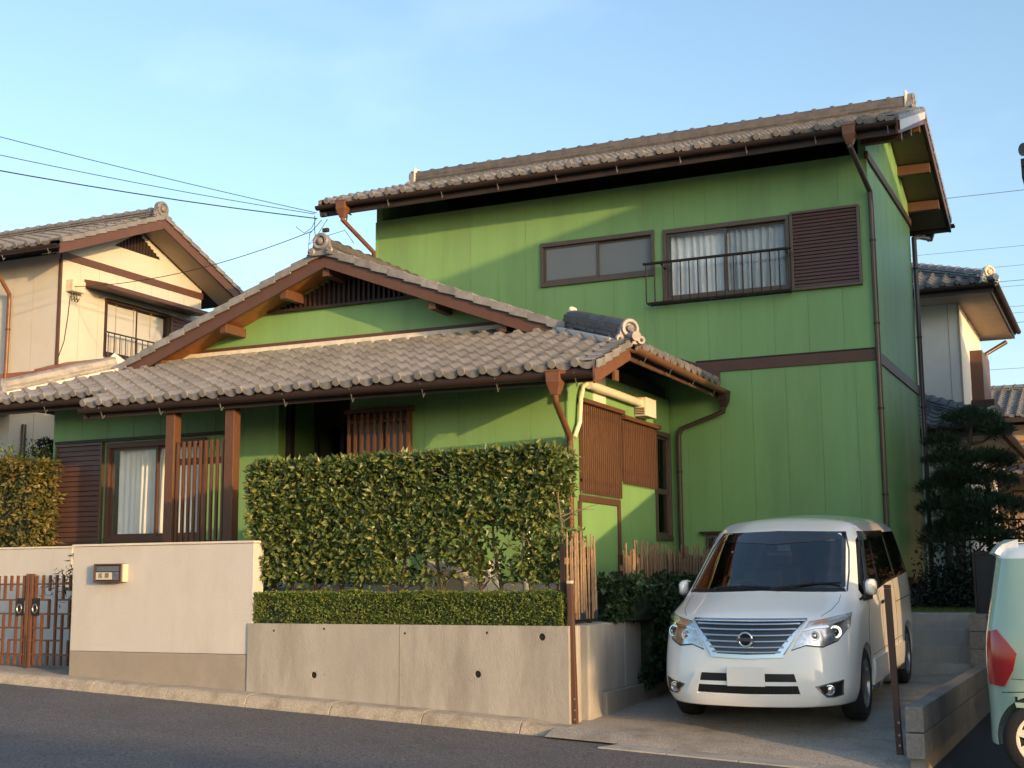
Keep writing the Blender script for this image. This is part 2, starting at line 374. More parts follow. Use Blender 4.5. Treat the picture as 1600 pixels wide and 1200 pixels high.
# flat gutter slabs in front of the driveway
gs = struct('gutter_bed', MB().box(-4.3, -1.2, 10.45, 10.74, -1.75, -1.52), 'concrete_base')
x = -4.15
for k in range(5):
    x1 = x + 0.6
    mbk = MB().prism([(x, 10.50 - .03 * 0, zroad(x) + .012), (x1 - .008, 10.50, zroad(x1) + .012), (x1 - .008, 10.735, zroad(x1) + .018), (x + (0.12 if k == 0 else 0), 10.735, zroad(x) + .018)], (0, 0, -.08))
    part('gutter_slab', mbk, 'concrete', gs, bevel=0.004); x = x1

# steps at the end of the driveway
st = thing('concrete_steps', (-2.2, 16.4, -1.15), 'grey concrete steps rising from the driveway to the lawn', 'steps')
for k, (zt, y) in enumerate(((-1.0, 16.02), (-0.81, 16.22), (-0.62, 16.42), (-0.44, 16.62))):
    part('step', MB().box(-4.0, -1.745 - .003 * k, y, y + 0.6, -1.3, zt), 'concrete', st, bevel=0.008)
mbp = MB()
pil = thing('block_pillar', (-1.65, 16.1, -1.2), 'stacked concrete block pillar beside the grey steps', 'pillar')
for k in range(3): part('block', MB().box(-1.74, -1.545, 15.95, 16.35, -1.02 + k * .195, -.83 + k * .195), 'block', pil, bevel=0.006)
part('block', MB().box(-1.74, -1.545, 15.95, 16.35, -1.3, -1.025), 'block', pil, bevel=0.006)
# low block wall between driveway and parking lot
bw = thing('block_wall', (-1.61, 10.75, -1.4), 'low grey block wall between the driveway and the parking lot', 'wall')
part('footing', MB().box(-1.665, -1.555, 10.80, 15.94, -1.7, -1.40), 'concrete_base', bw)
for c in range(2):
    y = 10.72 - (0.2 if c else 0) * 0
    k = 0
    while y < 15.93:
        L = 0.39 if not (c == 1 and k == 0) else 0.195
        y1 = min(y + L, 15.94)
        part('block', MB().box(-1.68 + rnd.uniform(-.003, .003), -1.54, y, y1 - .008, -1.395 + c * .20, -1.203 + c * .20), 'block', bw, bevel=0.006)
        y += L; k += 1
# ================================================================== building helpers
def P3(axis, plane, a, b, d): return (a, plane + d, b) if axis == 'Y' else (plane - d, a, b)
def abox(mb, axis, plane, a0, a1, b0, b1, d0, d1, mi=0):
    if axis == 'Y': mb.box(a0, a1, plane + d0, plane + d1, b0, b1, mi)
    else: mb.box(plane - d1, plane - d0, a0, a1, b0, b1, mi)
    return mb
def wall_slab(root, axis, plane, rect, holes, m, d0=0.005, d1=0.12, name='wall'):
    mb = MB()
    for r in rects_minus(rect, holes): abox(mb, axis, plane, *r, d0, d1)
    return part(name, mb, m, root)
def panels(parent, axis, plane, rect, holes, joint0, step=0.455, m='siding', gap=0.002, name='siding_panel', d1=0.0058):
    a0, a1, b0, b1 = rect
    k = math.floor((a0 - joint0) / step)
    while joint0 + k * step < a1:
        p0 = max(a0, joint0 + k * step); p1 = min(a1, joint0 + (k + 1) * step); k += 1
        if p1 - p0 < 0.02: continue
        for r in rects_minus((p0, p1, b0, b1), holes):
            g0 = gap if abs(r[0] - p0) < 1e-6 else 0; g1 = gap if abs(r[1] - p1) < 1e-6 else 0
            part(name, abox(MB(), axis, plane, r[0] + g0, r[1] - g1, r[2], r[3], rnd.uniform(-.0015, .0015), d1), m, parent, bevel=0.002)
def curtain_mesh(axis, plane, a0, a1, b0, b1, d, waves=9, amp=0.025, seed=0):
    rr = random.Random(seed); mb = MB(); n = waves * 10; vs = []; fs = []; rows = 5
    ph = [rr.uniform(0, 6.28) for _ in range(4)]
    for j in range(rows + 1):
        b = b1 + (b0 - b1) * j / rows
        for i in range(n + 1):
            t = i / n; a = a0 + (a1 - a0) * t
            q = math.sin(t * waves * 6.28 + ph[0] + 0.9 * math.sin(t * 9 + ph[1]) + .30 * j * math.sin(ph[2] + t * 4)); w = math.copysign(abs(q) ** .6, q) * amp * (0.7 + 0.3 * j / rows) * (.7 + .3 * math.sin(t * 13 + ph[3]))
            vs.append(P3(axis, plane, a, b, d + w))
    for j in range(rows):
        for i in range(n): q = j * (n + 1) + i; fs.append((q, q + 1, q + n + 2, q + n + 1))
    return mb.add(vs, fs)
def window(root, axis, plane, a0, a1, b0, b1, name='window', curtain=None, pane='glass', frame='brown_sash', fw_=0.045, proud=0.03, n=2, seed=1, cur_rng=None, room=True, label=None):
    mb = MB()
    abox(mb, axis, plane, a0 - .01, a1 + .01, b1 - fw_, b1 + .012, -proud, .10); abox(mb, axis, plane, a0 - .01, a1 + .01, b0 - .012, b0 + fw_, -proud - .01, .10)
    abox(mb, axis, plane, a0 - .01, a0 + fw_ * .7, b0 + fw_, b1 - fw_, -proud, .10); abox(mb, axis, plane, a1 - fw_ * .7, a1 + .01, b0 + fw_, b1 - fw_, -proud, .10)
    w = part(name, mb, frame, root, bevel=0.003, label=label)
    ia0, ia1, ib0, ib1 = a0 + fw_ * .7, a1 - fw_ * .7, b0 + fw_, b1 - fw_
    wd = (ia1 - ia0) / n
    for k in range(n):
        d = 0.012 + (0.03 if k % 2 else 0.0); s0 = ia0 + k * wd - (.018 if k else 0); s1 = ia0 + (k + 1) * wd + (.018 if k < n - 1 else 0)
        ms = MB(); t = .032
        abox(ms, axis, plane, s0, s1, ib1 - t, ib1, d, d + .025); abox(ms, axis, plane, s0, s1, ib0, ib0 + t * 1.3, d, d + .025)
        abox(ms, axis, plane, s0, s0 + t, ib0 + t * 1.3, ib1 - t, d, d + .025); abox(ms, axis, plane, s1 - t, s1, ib0 + t * 1.3, ib1 - t, d, d + .025)
        part('sash', ms, frame, w)
        part('pane', abox(MB(), axis, plane, s0 + t, s1 - t, ib0 + t * 1.3, ib1 - t, d + .009, d + .015), pane, w)
    if curtain:
        for k, (c0, c1, mm) in enumerate(curtain):
            part('curtain', curtain_mesh(axis, plane, c0, c1, ib0, ib1, .13, waves=max(4, int((c1 - c0) * 11)), amp=.042, seed=seed + k), mm, w, smooth=60)
    if room:
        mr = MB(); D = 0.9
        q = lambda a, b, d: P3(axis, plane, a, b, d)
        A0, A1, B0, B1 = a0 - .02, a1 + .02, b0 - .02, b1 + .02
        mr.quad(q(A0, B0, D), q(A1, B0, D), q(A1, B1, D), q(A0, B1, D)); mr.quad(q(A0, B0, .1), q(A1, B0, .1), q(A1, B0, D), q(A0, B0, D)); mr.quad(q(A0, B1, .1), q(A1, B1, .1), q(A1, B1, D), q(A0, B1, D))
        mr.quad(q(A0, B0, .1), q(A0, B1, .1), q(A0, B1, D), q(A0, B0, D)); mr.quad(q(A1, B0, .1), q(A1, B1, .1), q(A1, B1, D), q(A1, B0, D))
        part('room_dark_box', mr, 'dark_room', w)  # near-black box added behind the window paints the unlit room
    return w
def shutter(root, axis, plane, a0, a1, b0, b1, n, name='shutter_box', m='shutter', d=-.06):
    mb = MB(); t = .035
    abox(mb, axis, plane, a0, a1, b0, b1, d + .03, .0); mb2 = MB()
    fr = MB()
    for r in ((a0, a1, b1 - t, b1), (a0, a1, b0, b0 + t), (a0, a0 + t, b0 + t, b1 - t), (a1 - t, a1, b0 + t, b1 - t)): abox(fr, axis, plane, *r, d, .0)
    w = part(name, fr, 'brown_sash', root, bevel=.003)
    part('backing', abox(MB(), axis, plane, a0 + t, a1 - t, b0 + t, b1 - t, d + .036, -.002), 'brown_dark', w)
    h = (b1 - b0 - 2 * t) / n
    for k in range(n):
        z0 = b0 + t + k * h
        q = [P3(axis, plane, a0 + t, z0 + .004, d + .012), P3(axis, plane, a0 + t, z0 + h - .006, d + .024), P3(axis, plane, a0 + t, z0 + h - .006, d + .036), P3(axis, plane, a0 + t, z0 + .004, d + .036)]
        dv = Vector(P3(axis, 0, a1 - t, 0, 0)) - Vector(P3(axis, 0, a0 + t, 0, 0))
        part('shutter_slat', MB().prism(q, dv), m, w)
    return w
def lattice(root, axis, plane, a0, a1, b0, b1, n, sw=.03, m='wood', d=-.09, name='lattice_screen', head=True, overlap=.0, backing='brown_dark', inner=.02, rails=True, dep=.03):
    fr = MB()
    if head: abox(fr, axis, plane, a0 - .03, a1 + .03, b1, b1 + .05, d - .03, .0)
    if rails:
        abox(fr, axis, plane, a0, a1, b1 - .12, b1 - .08, d + .03, d + .055); abox(fr, axis, plane, a0, a1, b0 + .10, b0 + .14, d + .03, d + .055)
        abox(fr, axis, plane, a0, a0 + .02, b0, b1, d + .03, -.0); abox(fr, axis, plane, a1 - .02, a1, b0, b1, d + .03, -.0)
    w = part(name, fr, m, root, bevel=.002)
    if backing: part('backing', abox(MB(), axis, plane, a0 + .02, a1 - .02, b0 + .03, b1, -.012, -.003), backing, w)
    for k in range(n):
        a = a0 + sw / 2 + (a1 - a0 - sw) * k / (n - 1)
        part('slat', abox(MB(), axis, plane, a - sw / 2, a + sw / 2, b0 - .03, b1 - .002, d + .03 - dep, d + .03), 'brown_trim' if dep < .02 else m, w)
    return w
# ------------------------------------------------------------------ roof tiles
TW, TL, TE = 0.265, 0.30, 0.235
def tile_geom(nose=0.036, eave=False, simple=False):
    n = 7 if simple else 11; xs = [TW * i / (n - 1) for i in range(n)]; ov = 0.012
    def zf(x):
        if x < .095: return .050 * math.sin(math.pi * min(1, (x + .012) / .107)) ** 1.0
        t = (x - .095) / (TW - .095); return -.012 * math.sin(math.pi * t) + (.012 * max(0, t - .8) * 5)
    v = []; f = []
    for (y, lift) in ((0, .042), (TL, .0)):
        for x in xs: v.append((x, y, zf(x) + lift))
    for x in xs: v.append((x, 0.002, zf(x) + .042 - nose))
    for i in range(n - 1): f.append((i, i + 1, n + i + 1, n + i)); f.append((2 * n + i, 2 * n + i + 1, i + 1, i))
    b = len(v); v += [(TW, 0, zf(TW) + .042 - nose), (TW, TL, zf(TW) - .02)]; f.append((n - 1, b, b + 1, 2 * n - 1))
    v += [(0, 0, zf(0) + .042 - nose), (0, TL, zf(0) - .02)]; f.append((b + 2, 0, n, b + 3))
    if eave:
        m = 12; c = len(v); r = .044
        for yy in (-.030, .03):
            for k in range(m):
                a = 2 * math.pi * k / m; v.append((.048 + r * math.cos(a), yy, .036 + r * math.sin(a)))
        for k in range(m): f.append((c + k, c + (k + 1) % m, c + m + (k + 1) % m, c + m + k))
        f.append(tuple(range(c, c + m)))
        c = len(v)
        px = [.09 + (TW - .09) * i / 5 for i in range(6)]
        for x in px: v.append((x, -.008, zf(x) + .046))
        for i, x in enumerate(px): v.append((x, -.008, zf(x) - .012 - .018 * math.sin(math.pi * i / 5)))
        for i in range(5): f.append((c + i, c + i + 1, c + 7 + i, c + 6 + i))
    return v, f
TILE_V, TILE_F = tile_geom(); EAVE_V, EAVE_F = tile_geom(eave=True); ST_V, ST_F = tile_geom(simple=True)
def geom_mesh(name, v, f, m):
    me = bpy.data.meshes.new(name); me.from_pydata(v, [], f); me.materials.append(MATS[m]); me.update(); fixn(me); smooth_by_angle(me, 50); return me
TILE_ME = geom_mesh('tile', TILE_V, TILE_F, 'tile'); EAVE_ME = geom_mesh('eave_tile', EAVE_V, EAVE_F, 'tile')
TILE_COUNT = [0]
def tile_field(roof, o, e, s, n, ncol, nrow, inside, eave_rows=lambda k: 0, budget=300, m='tile', simple=False, objs=True):
    """o: eave corner; e: along eave; s: up-slope; n: normal. Tiles as objects up to the budget, the rest joined as stuff"""
    o = Vector(o); e = Vector(e).normalized(); s = Vector(s).normalized(); n = Vector(n).normalized(); rest = MB()
    for j in range(nrow):
        for k in range(ncol):
            p = o + e * (k * TW) + s * (j * TE); c = p + e * (TW / 2) + s * (TE * .5)
            if not inside(c): continue
            ev = j == eave_rows(c.x)
            jit = n * rnd.uniform(0, .006) + s * rnd.uniform(-.006, .006) + e * rnd.uniform(-.003, .003)
            mt = frame_mtx(p + jit, e, s, n) @ Matrix.Rotation(rnd.uniform(-.012, .012), 4, 'Z')
            if ev and objs: inst('eave_tile', EAVE_ME, mt, roof)
            elif objs and TILE_COUNT[0] < budget: inst('tile', TILE_ME, mt, roof); TILE_COUNT[0] += 1
            else:
                if ev: merge_into(rest, EAVE_V, EAVE_F, mt)
                elif simple: merge_into(rest, ST_V, ST_F, mt)
                else: merge_into(rest, TILE_V, TILE_F, mt)
    if rest.v: part('tile_field', rest, m, roof, smooth=50, kind='stuff', fix=False)
def ridge(roof, p0, p1, courses, w=.26, ch=.045, seg=.27, cap_r=.062, up=(0, 0, 1), objs=True, m='tile_ridge', collar=True):
    p0 = Vector(p0); p1 = Vector(p1); d = (p1 - p0); L = d.length; d.normalize(); sx = d.cross(Vector(up)).normalized(); uu = sx.cross(d)
    bulk = MB()
    core = MB().obox((p0 + p1) / 2 + uu * (courses * ch / 2), sx, d, uu, w / 2 - .035, L / 2 - .002, courses * ch / 2)
    if objs: part('ridge_core', core, m, roof)
    for c in range(courses):
        ww = w - c * .024 + rnd.uniform(-.004, .004); x = -(seg * .5 if c % 2 else 0)
        while x < L - .01:
            x0 = max(0, x); x1 = min(L, x + seg); x += seg
            if x1 - x0 < .03: continue
            for sd in (-1, 1):
                tmp = MB() if objs else bulk
                cc = p0 + d * ((x0 + x1) / 2) + sx * (sd * (ww / 4 + .0)) + uu * (ch * (c + .5) + rnd.uniform(-.003, .003))
                tmp.obox(cc, (sx + uu * (-.16 * sd)).normalized(), d, (uu + sx * (.16 * sd)).normalized(), ww / 4 + rnd.uniform(-.002, .004), (x1 - x0) / 2 - .008, ch * .31)
                if objs: part('ridge_slab', tmp, m, roof, bevel=.003)
    z0 = courses * ch
    x = 0
    while x < L - .02:
        x1 = min(L, x + seg); tmp = MB() if objs else bulk
        a = p0 + d * x + uu * (z0 - .01); b = p0 + d * (x1 - .004) + uu * (z0 - .01)
        pr = []
        for k in range(7):
            t = math.pi * k / 6; pr.append(sx * (math.cos(t) * cap_r * 1.15) + uu * (math.sin(t) * cap_r))
        vs = [a + q for q in pr] + [b + q for q in pr]
        tmp.add(vs, [(k, k + 1, 8 + k, 7 + k) for k in range(6)] + [tuple(range(7)), tuple(reversed(range(7, 14)))])
        if collar:
            pr2 = [q * 1.28 for q in pr]; c0 = a + d * .002; c1 = a + d * .05
            vs = [c0 + q for q in pr2] + [c1 + q for q in pr2]; tmp.add(vs, [(k, k + 1, 8 + k, 7 + k) for k in range(6)] + [tuple(range(7)), tuple(reversed(range(7, 14)))])
        if objs: part('ridge_cap', tmp, m, roof, smooth=45)
        x = x1
    if not objs: part('ridge_stack', bulk, m, roof)
def ridge_end(roof, p, out, h=.36, w=.36, m='tile'):
    """ornamental end tile facing 'out' (horizontal): plate with rounded top, scroll rings and a boss"""
    p = Vector(p); out_ = Vector(out).normalized(); sx = out_.cross(Vector((0, 0, 1))).normalized(); uz = Vector((0, 0, 1)); mb = MB()
    poly = []
    for k in range(9):
        t = math.pi * k / 8; poly.append(p + sx * (math.cos(t) * w * .42) + uz * (h * .58 + math.sin(t) * w * .42))
    poly += [p + sx * (-w * .5) + uz * (h * .25), p + sx * (-w * .62), p + sx * (w * .62), p + sx * (w * .5) + uz * (h * .25)]
    mb.prism(poly, out_ * .07)
    def ring(c, r, rr, n=14, m_=6):
        pts = []
        for k in range(n + 1):
            t = 2 * math.pi * k / n; pts.append(c + sx * (math.cos(t) * r) + uz * (math.sin(t) * r))
        mb.tube(pts, rr, m_, cap=False)
    c = p + out_ * .075 + uz * (h * .60)
    ring(c, w * .33, .030); mb.lathe(c, out_, [(0, w * .17), (.03, w * .16), (.045, w * .08), (.05, 0.0001)], 12)
    for sgn in (-1, 1):
        c2 = p + out_ * .08 + sx * (sgn * w * .50) + uz * (h * .16); ring(c2, w * .13, .024, 10); mb.lathe(c2, out_, [(0, w * .07), (.04, w * .05), (.05, .0001)], 8)
    part('ridge_end', mb, m, roof, smooth=40)
def gutter(root, p0, p1, r=.058, m='brown_dark', name='gutter', brackets=.9, inward=(0, 1, 0)):
    p0 = Vector(p0); p1 = Vector(p1); d = (p1 - p0).normalized(); up = Vector((0, 0, 1)); sx = d.cross(up).normalized(); up = sx.cross(d); mb = MB(); o = []; i_ = []
    for k in range(9):
        t = math.pi * k / 8; q = sx * math.cos(t) - up * math.sin(t); o.append(q * r); i_.append(q * (r - .006))
    poly = o + list(reversed(i_)); n = len(poly)
    vs = [p0 + q for q in poly] + [p1 + q for q in poly]
    fs = [(i, (i + 1) % n, n + (i + 1) % n, n + i) for i in range(n)]
    for k in range(8):
        fs.append((k, k + 1, n - 2 - k, n - 1 - k)); fs.append((n + k, n + n - 1 - k, n + n - 2 - k, n + k + 1))
    mb.add(vs, fs); g = part(name, mb, m, root, smooth=50)
    if brackets:
        L = (p1 - p0).length; x = .35; iw = Vector(inward)
        while x < L - .1:
            c = p0 + d * x
            part('gutter_bracket', MB().tube([c - iw * r * 1.05 + up * .004, c - iw * (r * .2) - up * (r * 1.12), c + iw * .02 - up * (r + .075), c + iw * .05 - up * (r + .03)], .006, 5), 'steel', g)
            x += brackets
    return g
def downpipe(root, pts, r=.035, m='pipe_dark', name='downpipe', clips=True):
    o = part(name, MB().tube(pts, r, 12), m, root, smooth=50)
    if clips:
        pts = [Vector(p) for p in pts]
        for a, b in zip(pts, pts[1:]):
            if (b - a).length > .8 and abs((b - a).normalized().z) > .95:
                k = .5
                while k < (b - a).length:
                    c = a + (b - a).normalized() * k; part('pipe_clip', MB().tube([c, c + Vector((0, 0, .025))], r + .006, 12), 'brown_dark', o, smooth=50); k += 1.1
    return o
def hopper(root, c, m='copper', s=1.0):
    c = Vector(c); mb = MB()
    for (z0, z1, h0, h1) in ((-.04 * s, .09 * s, .075 * s, .082 * s), (-.16 * s, -.04 * s, .038 * s, .075 * s)):
        vs = [c + Vector((i * h0, j * h0, z0)) for i, j in ((-1, -1), (1, -1), (1, 1), (-1, 1))] + [c + Vector((i * h1, j * h1, z1)) for i, j in ((-1, -1), (1, -1), (1, 1), (-1, 1))]
        mb.add(vs, [(3, 2, 1, 0), (4, 5, 6, 7), (0, 1, 5, 4), (1, 2, 6, 5), (2, 3, 7, 6), (3, 0, 4, 7)])
    mb.box(c.x - .088 * s, c.x + .088 * s, c.y - .088 * s, c.y + .088 * s, c.z + .078 * s, c.z + .098 * s)
    return part('gutter_hopper', mb, m, root, bevel=.006)

# ================================================================== the green house
H = thing('green_house', (-7, 17, -0.45), 'two storey green sided house with grey tiled roofs and a one storey front wing', 'house')
X0M, X1M, YM, YB = -10.29, -2.81, 17.06, 20.80
JX = -7.29
win_s = (-7.49, -5.77, 4.19, 4.82); win_b = (-5.62, -3.87, 3.78, 4.80); win_low = (-5.12, -4.45, 0.18, 0.56)
fw_wall = wall_slab(H, 'Y', YM, (X0M, X1M, -0.03, 5.52), [win_s, win_b, win_low], 'siding_back')
panels(fw_wall, 'Y', YM, (X0M, X1M, 2.90, 5.52), [win_s, win_b], JX)
panels(fw_wall, 'Y', YM, (-5.6, X1M, -0.03, 2.75), [win_low], JX + .12)
part('belt_board', MB().box(-5.2, X1M + .02, YM - .022, YM + .01, 2.75, 2.90), 'brown_trim', fw_wall, bevel=.003)
part('belt_flashing', MB().box(-5.2, X1M + .024, YM - .03, YM + .01, 2.903, 2.918), 'brown_dark', fw_wall)
# right side wall and gable
sw_wall = wall_slab(H, 'X', X1M, (YM, YB, -0.03, 5.44), [], 'siding_back', d0=.0055)
panels(sw_wall, 'X', X1M, (YM, YB, -0.03, 2.75), [], YM, step=.93); panels(sw_wall, 'X', X1M, (YM, YB, 2.90, 5.42), [], YM, step=.93)
part('belt_board', MB().box(X1M - .01, X1M + .022, YM + .02, YB + .02, 2.75, 2.90), 'verge_metal' if 'verge_metal' in MATS else 'brown_trim', sw_wall, bevel=.003)
part('corner_trim', MB().box(X1M - .012, X1M + .006, YM - .006, YM + .012, -.03, 5.5), 'siding', H)
ZR, PT = 6.64, 0.37; YR = 18.93
part('gable_wall', MB().prism([(X1M, YM, 5.44), (X1M, YB, 5.44), (X1M, YB, ZR - (YB - YR) * PT - .15), (X1M, YR, ZR - .15), (X1M, YM, ZR - (YR - YM) * PT - .15)], (-.1, 0, 0)), 'siding', H)
part('gable_band', MB().box(X1M - .02, X1M + .03, YM - .02, YB + .02, 5.44, 5.545), 'brown_trim', H, bevel=.004)
part('gable_wall', MB().prism([(X0M, YM, 5.44), (X0M, YB, 5.44), (X0M, YB, ZR - (YB - YR) * PT - .15), (X0M, YR, ZR - .15), (X0M, YM, ZR - (YR - YM) * PT - .15)], (.1, 0, 0)), 'siding', H)
part('wall', MB().box(X0M, X0M + .1, YM + .13, YB, -.03, 5.44), 'siding', H)
part('wall', MB().box(X0M + .1, X1M - .13, YB - .1, YB, -.03, 5.5), 'siding', H)
part('corner_trim', MB().box(X0M - .012, X0M + .012, YM - .008, YM + .02, 2.7, 5.5), 'siding', H)
part('foundation', MB().box(X0M + .05, X1M - .03, YM + .05, YB - .05, -.5, -.12), 'concrete', H)
part('sill_board', MB().box(X0M, X1M + .005, YM - .006, YB + .005, -.13, -.035), 'brown_dark', H)
part('foundation_vent', MB().box(X1M - .034, X1M - .026, 18.3, 18.55, -.32, -.18), 'iron', H)
# windows of the upper floor
window(H, 'Y', YM, *win_s, pane='frosted', fw_=.05, label='wide frosted upper window')
cw = window(H, 'Y', YM, *win_b, curtain=[(-5.58, -4.72, 'curtain'), (-4.72, -3.9, 'curtain_grey')], fw_=.05, seed=4, label='upper window with pale curtains behind a rail')
shutter(H, 'Y', YM, -3.84, -2.925, 3.755, 4.83, 21)
# rail in front of the upper window
def rail(root):
    r = part('balcony_rail', MB().tube([(-5.86, YM - .22, 4.30), (-3.80, YM - .22, 4.30)], .020, 8), 'iron', root, smooth=50)
    for z, y, rr in ((3.745, YM - .20, .016), (3.735, YM - .10, .016)): part('lower_rail', MB().tube([(-5.80, y, z), (-3.84, y, z)], rr, 6), 'iron', r)
    for k in range(17):
        x = -5.82 + k * .124
        part('baluster', MB().tube([(x, YM - .22, 4.295), (x, YM - .22, 3.80), (x, YM - .21, 3.757), (x, YM - .19, 3.742), (x, YM - .09, 3.737)], .0105, 6), 'iron', r)
    for x in (-5.60, -3.87):
        part('bracket', MB().tube([(x, YM - .22, 4.28), (x, YM, 4.24)], .012, 6).tube([(x, YM - .20, 3.742), (x, YM, 3.742)], .012, 6), 'iron', r)
rail(H)
lo = window(H, 'Y', YM, *win_low, pane='frosted', n=1, room=False)
for k in range(5): part('slat', MB().box(-5.07 + k * .13, -5.03 + k * .13, YM - .06, YM - .03, .2, .52), 'brown_dark', lo)
part('window_hood', MB().box(-5.2, -4.38, YM - .09, YM, .575, .605), 'brown_dark', lo)
# ---------------- main roof
mat('verge_metal', (0.50, 0.50, 0.56), 0.45, var=0.06)
sw_wall.children[-1].data.materials[0] = MATS['brown_trim']
YE, ZE = 16.27, ZR - (YR - 16.27) * PT
XL, XR = -10.79, -2.30
roof = part('main_roof', MB().prism([(XL, YE + .05, ZE - .01), (XL, YR, ZR - .03), (XL, 2 * YR - YE - .05, ZE - .01), (XL, 2 * YR - YE - .05, ZE - .13), (XL, YR, ZR - .15), (XL, YE + .05, ZE - .13)], (XR - XL, 0, 0)), 'brown_dark', H)
part('soffit', MB().prism([(XL + .03, YE + .1, ZE - .134 + .05 * PT), (XL + .03, YR, ZR - .154), (XL + .03, 2 * YR - YE - .1, ZE - .134 + .05 * PT), (XL + .03, 2 * YR - YE - .1, ZE - .142 + .05 * PT), (XL + .03, YR, ZR - .162), (XL + .03, YE + .1, ZE - .142 + .05 * PT)], (XR - XL - .06, 0, 0)), 'soffit', roof)
part('fascia', MB().box(XL, XR, YE + .03, YE + .055, ZE - .19, ZE - .012), 'brown_dark', roof, bevel=.003)
part('fascia', MB().box(XL, XR, 2 * YR - YE - .055, 2 * YR - YE - .03, ZE - .19, ZE - .012), 'brown_dark', roof)
for xv, sg in ((XR, 1), (XL, -1)):
    for k, (ya, za, yb, zb) in enumerate(((YE - .02, ZE, YR, ZR), (2 * YR - YE + .02, ZE, YR, ZR))):
        n_ = Vector((0, -(zb - za), (yb - ya))).normalized()
        part('bargeboard', MB().beam((xv + sg * .012, ya, za - .10), (xv + sg * .012, yb, zb - .10), .035, .20), 'brown_trim' if not (xv == XR and k == 0) else 'brown_trim', roof, bevel=.003)
        N = 12
        for q in range(N):
            t0, t1 = q / N, (q + 1) / N
            a = Vector((xv + sg * .02, ya + (yb - ya) * t0, za + (zb - za) * t0)); b = Vector((xv + sg * .02, ya + (yb - ya) * t1, za + (zb - za) * t1))
            mbv = MB().beam(a + Vector((0, 0, .012)), b + Vector((0, 0, -.006)), .05, .085); mbv.beam(a + Vector((-sg * .09, 0, .055)), b + Vector((-sg * .09, 0, .035)), .20, .02)
            part('verge_tile', mbv, 'tile', roof, bevel=.006)
part('verge_flashing', MB().prism([(XR + .05, YE + .02, ZE - .15), (XR + .05, YE + .02, ZE - .02), (XR + .05, YR - .1, ZR - .06), (XR + .05, YR - .1, ZR - .16)], (.006, 0, 0)), 'verge_metal', roof)
for yy in (17.06, 18.0, 18.93, 19.85, 20.75):
    zz = ZR - abs(yy - YR) * PT - .24
    part('purlin', MB().box(X1M - .05, XR - .04, yy - .05, yy + .05, zz - .08, zz + .07), 'wood', roof, bevel=.004)
sl = math.hypot(1, PT); sF = (0, 1 / sl, PT / sl); nF = (0, -PT / sl, 1 / sl)
# ---------------- wing walls
YW, YL, XB, XLW = 13.42, 13.75, -5.60, -13.5
lat_w = (-8.40, -7.60, 0.9, 1.95)
wallr = wall_slab(H, 'Y', YW, (-8.45, XB, -.03, 2.40), [lat_w], 'siding_back')
panels(wallr, 'Y', YW, (-8.45, XB, -.03, 2.40), [lat_w], -7.42)
part('corner_trim', MB().box(XB - .014, XB + .008, YW - .01, YW + .012, -.03, 2.4), 'siding', H)
window(H, 'Y', YW, *lat_w, pane='frosted', n=2, fw_=.05)
lattice(H, 'Y', YW, -8.42, -7.58, .85, 1.97, 10, sw=.032, m='wood', d=-.10, backing=None)
winl = (-12.5, -10.85, .53, 1.85)
walll = wall_slab(H, 'Y', YL, (XLW, -9.72, -.03, 2.50), [winl], 'siding_back')
panels(walll, 'Y', YL, (XLW, -9.72, -.03, 2.50), [winl], -12.53)
window(H, 'Y', YL, *winl, curtain=[(-12.42, -10.9, 'curtain')], fw_=.06, seed=11, frame='brown_trim', label='tall window with white lace curtain behind the porch posts')
shutter(H, 'Y', YL, -13.40, -12.56, .50, 1.88, 19)
part('window_head', MB().box(-13.42, -10.5, YL - .05, YL, 1.885, 1.925), 'brown_dark', H)
# entrance recess
part('wall', MB().box(-9.82, -9.72, YL + .125, 15.0, -.03, 2.5), 'siding', H)
part('wall', MB().box(-8.45, -8.35, YW + .125, 15.0, -.03, 2.4), 'siding', H)
en = part('entrance_door', MB().box(-9.70, -8.46, 14.55, 14.62, -.03, 2.15), 'brown_dark', H)
for k in range(4): part('door_rail', MB().box(-9.68 + k * .40, -9.63 + k * .40, 14.52, 14.55, -.02, 2.1), 'iron', en)
for k in range(3): part('pane', MB().box(-9.62 + k * .40, -9.29 + k * .40, 14.535, 14.545, .5, 2.0), 'glass_dark', en)
part('transom', MB().box(-9.72, -8.45, 14.55, 14.60, 2.16, 2.85), 'brown_dark', H)
part('door_post', MB().box(-9.715, -9.64, 13.90, 14.0, -.03, 2.5), 'brown_dark', H)
part('porch_floor', MB().box(-11.6, -8.3, 12.3, 14.5, -.46, -.08), 'concrete_base', H)
part('wall_base', MB().box(-9.95, -9.73, YL - .02, YL - .001, -.03, .64), 'blue_grey', H)
# posts and porch screen
for xp in (-10.41, -9.53): part('porch_post', MB().box(xp - .065, xp + .065, 12.49, 12.62, -.1, 2.25), 'wood', H, bevel=.006)
part('porch_beam', MB().box(-11.6, -5.2, 12.50, 12.61, 2.06, 2.22), 'brown_dark', H)
ps = part('porch_screen', MB().box(-10.34, -9.60, 12.55, 12.575, 1.38, 1.46).box(-10.34, -9.60, 12.55, 12.575, .40, .48).box(-10.34, -9.60, 12.55, 12.575, -.05, .03), 'wood', H)
for k in range(9): x = -10.305 + k * .0835; part('slat', MB().box(x - .015, x + .015, 12.515, 12.549, -.08, 1.66), 'wood', ps)
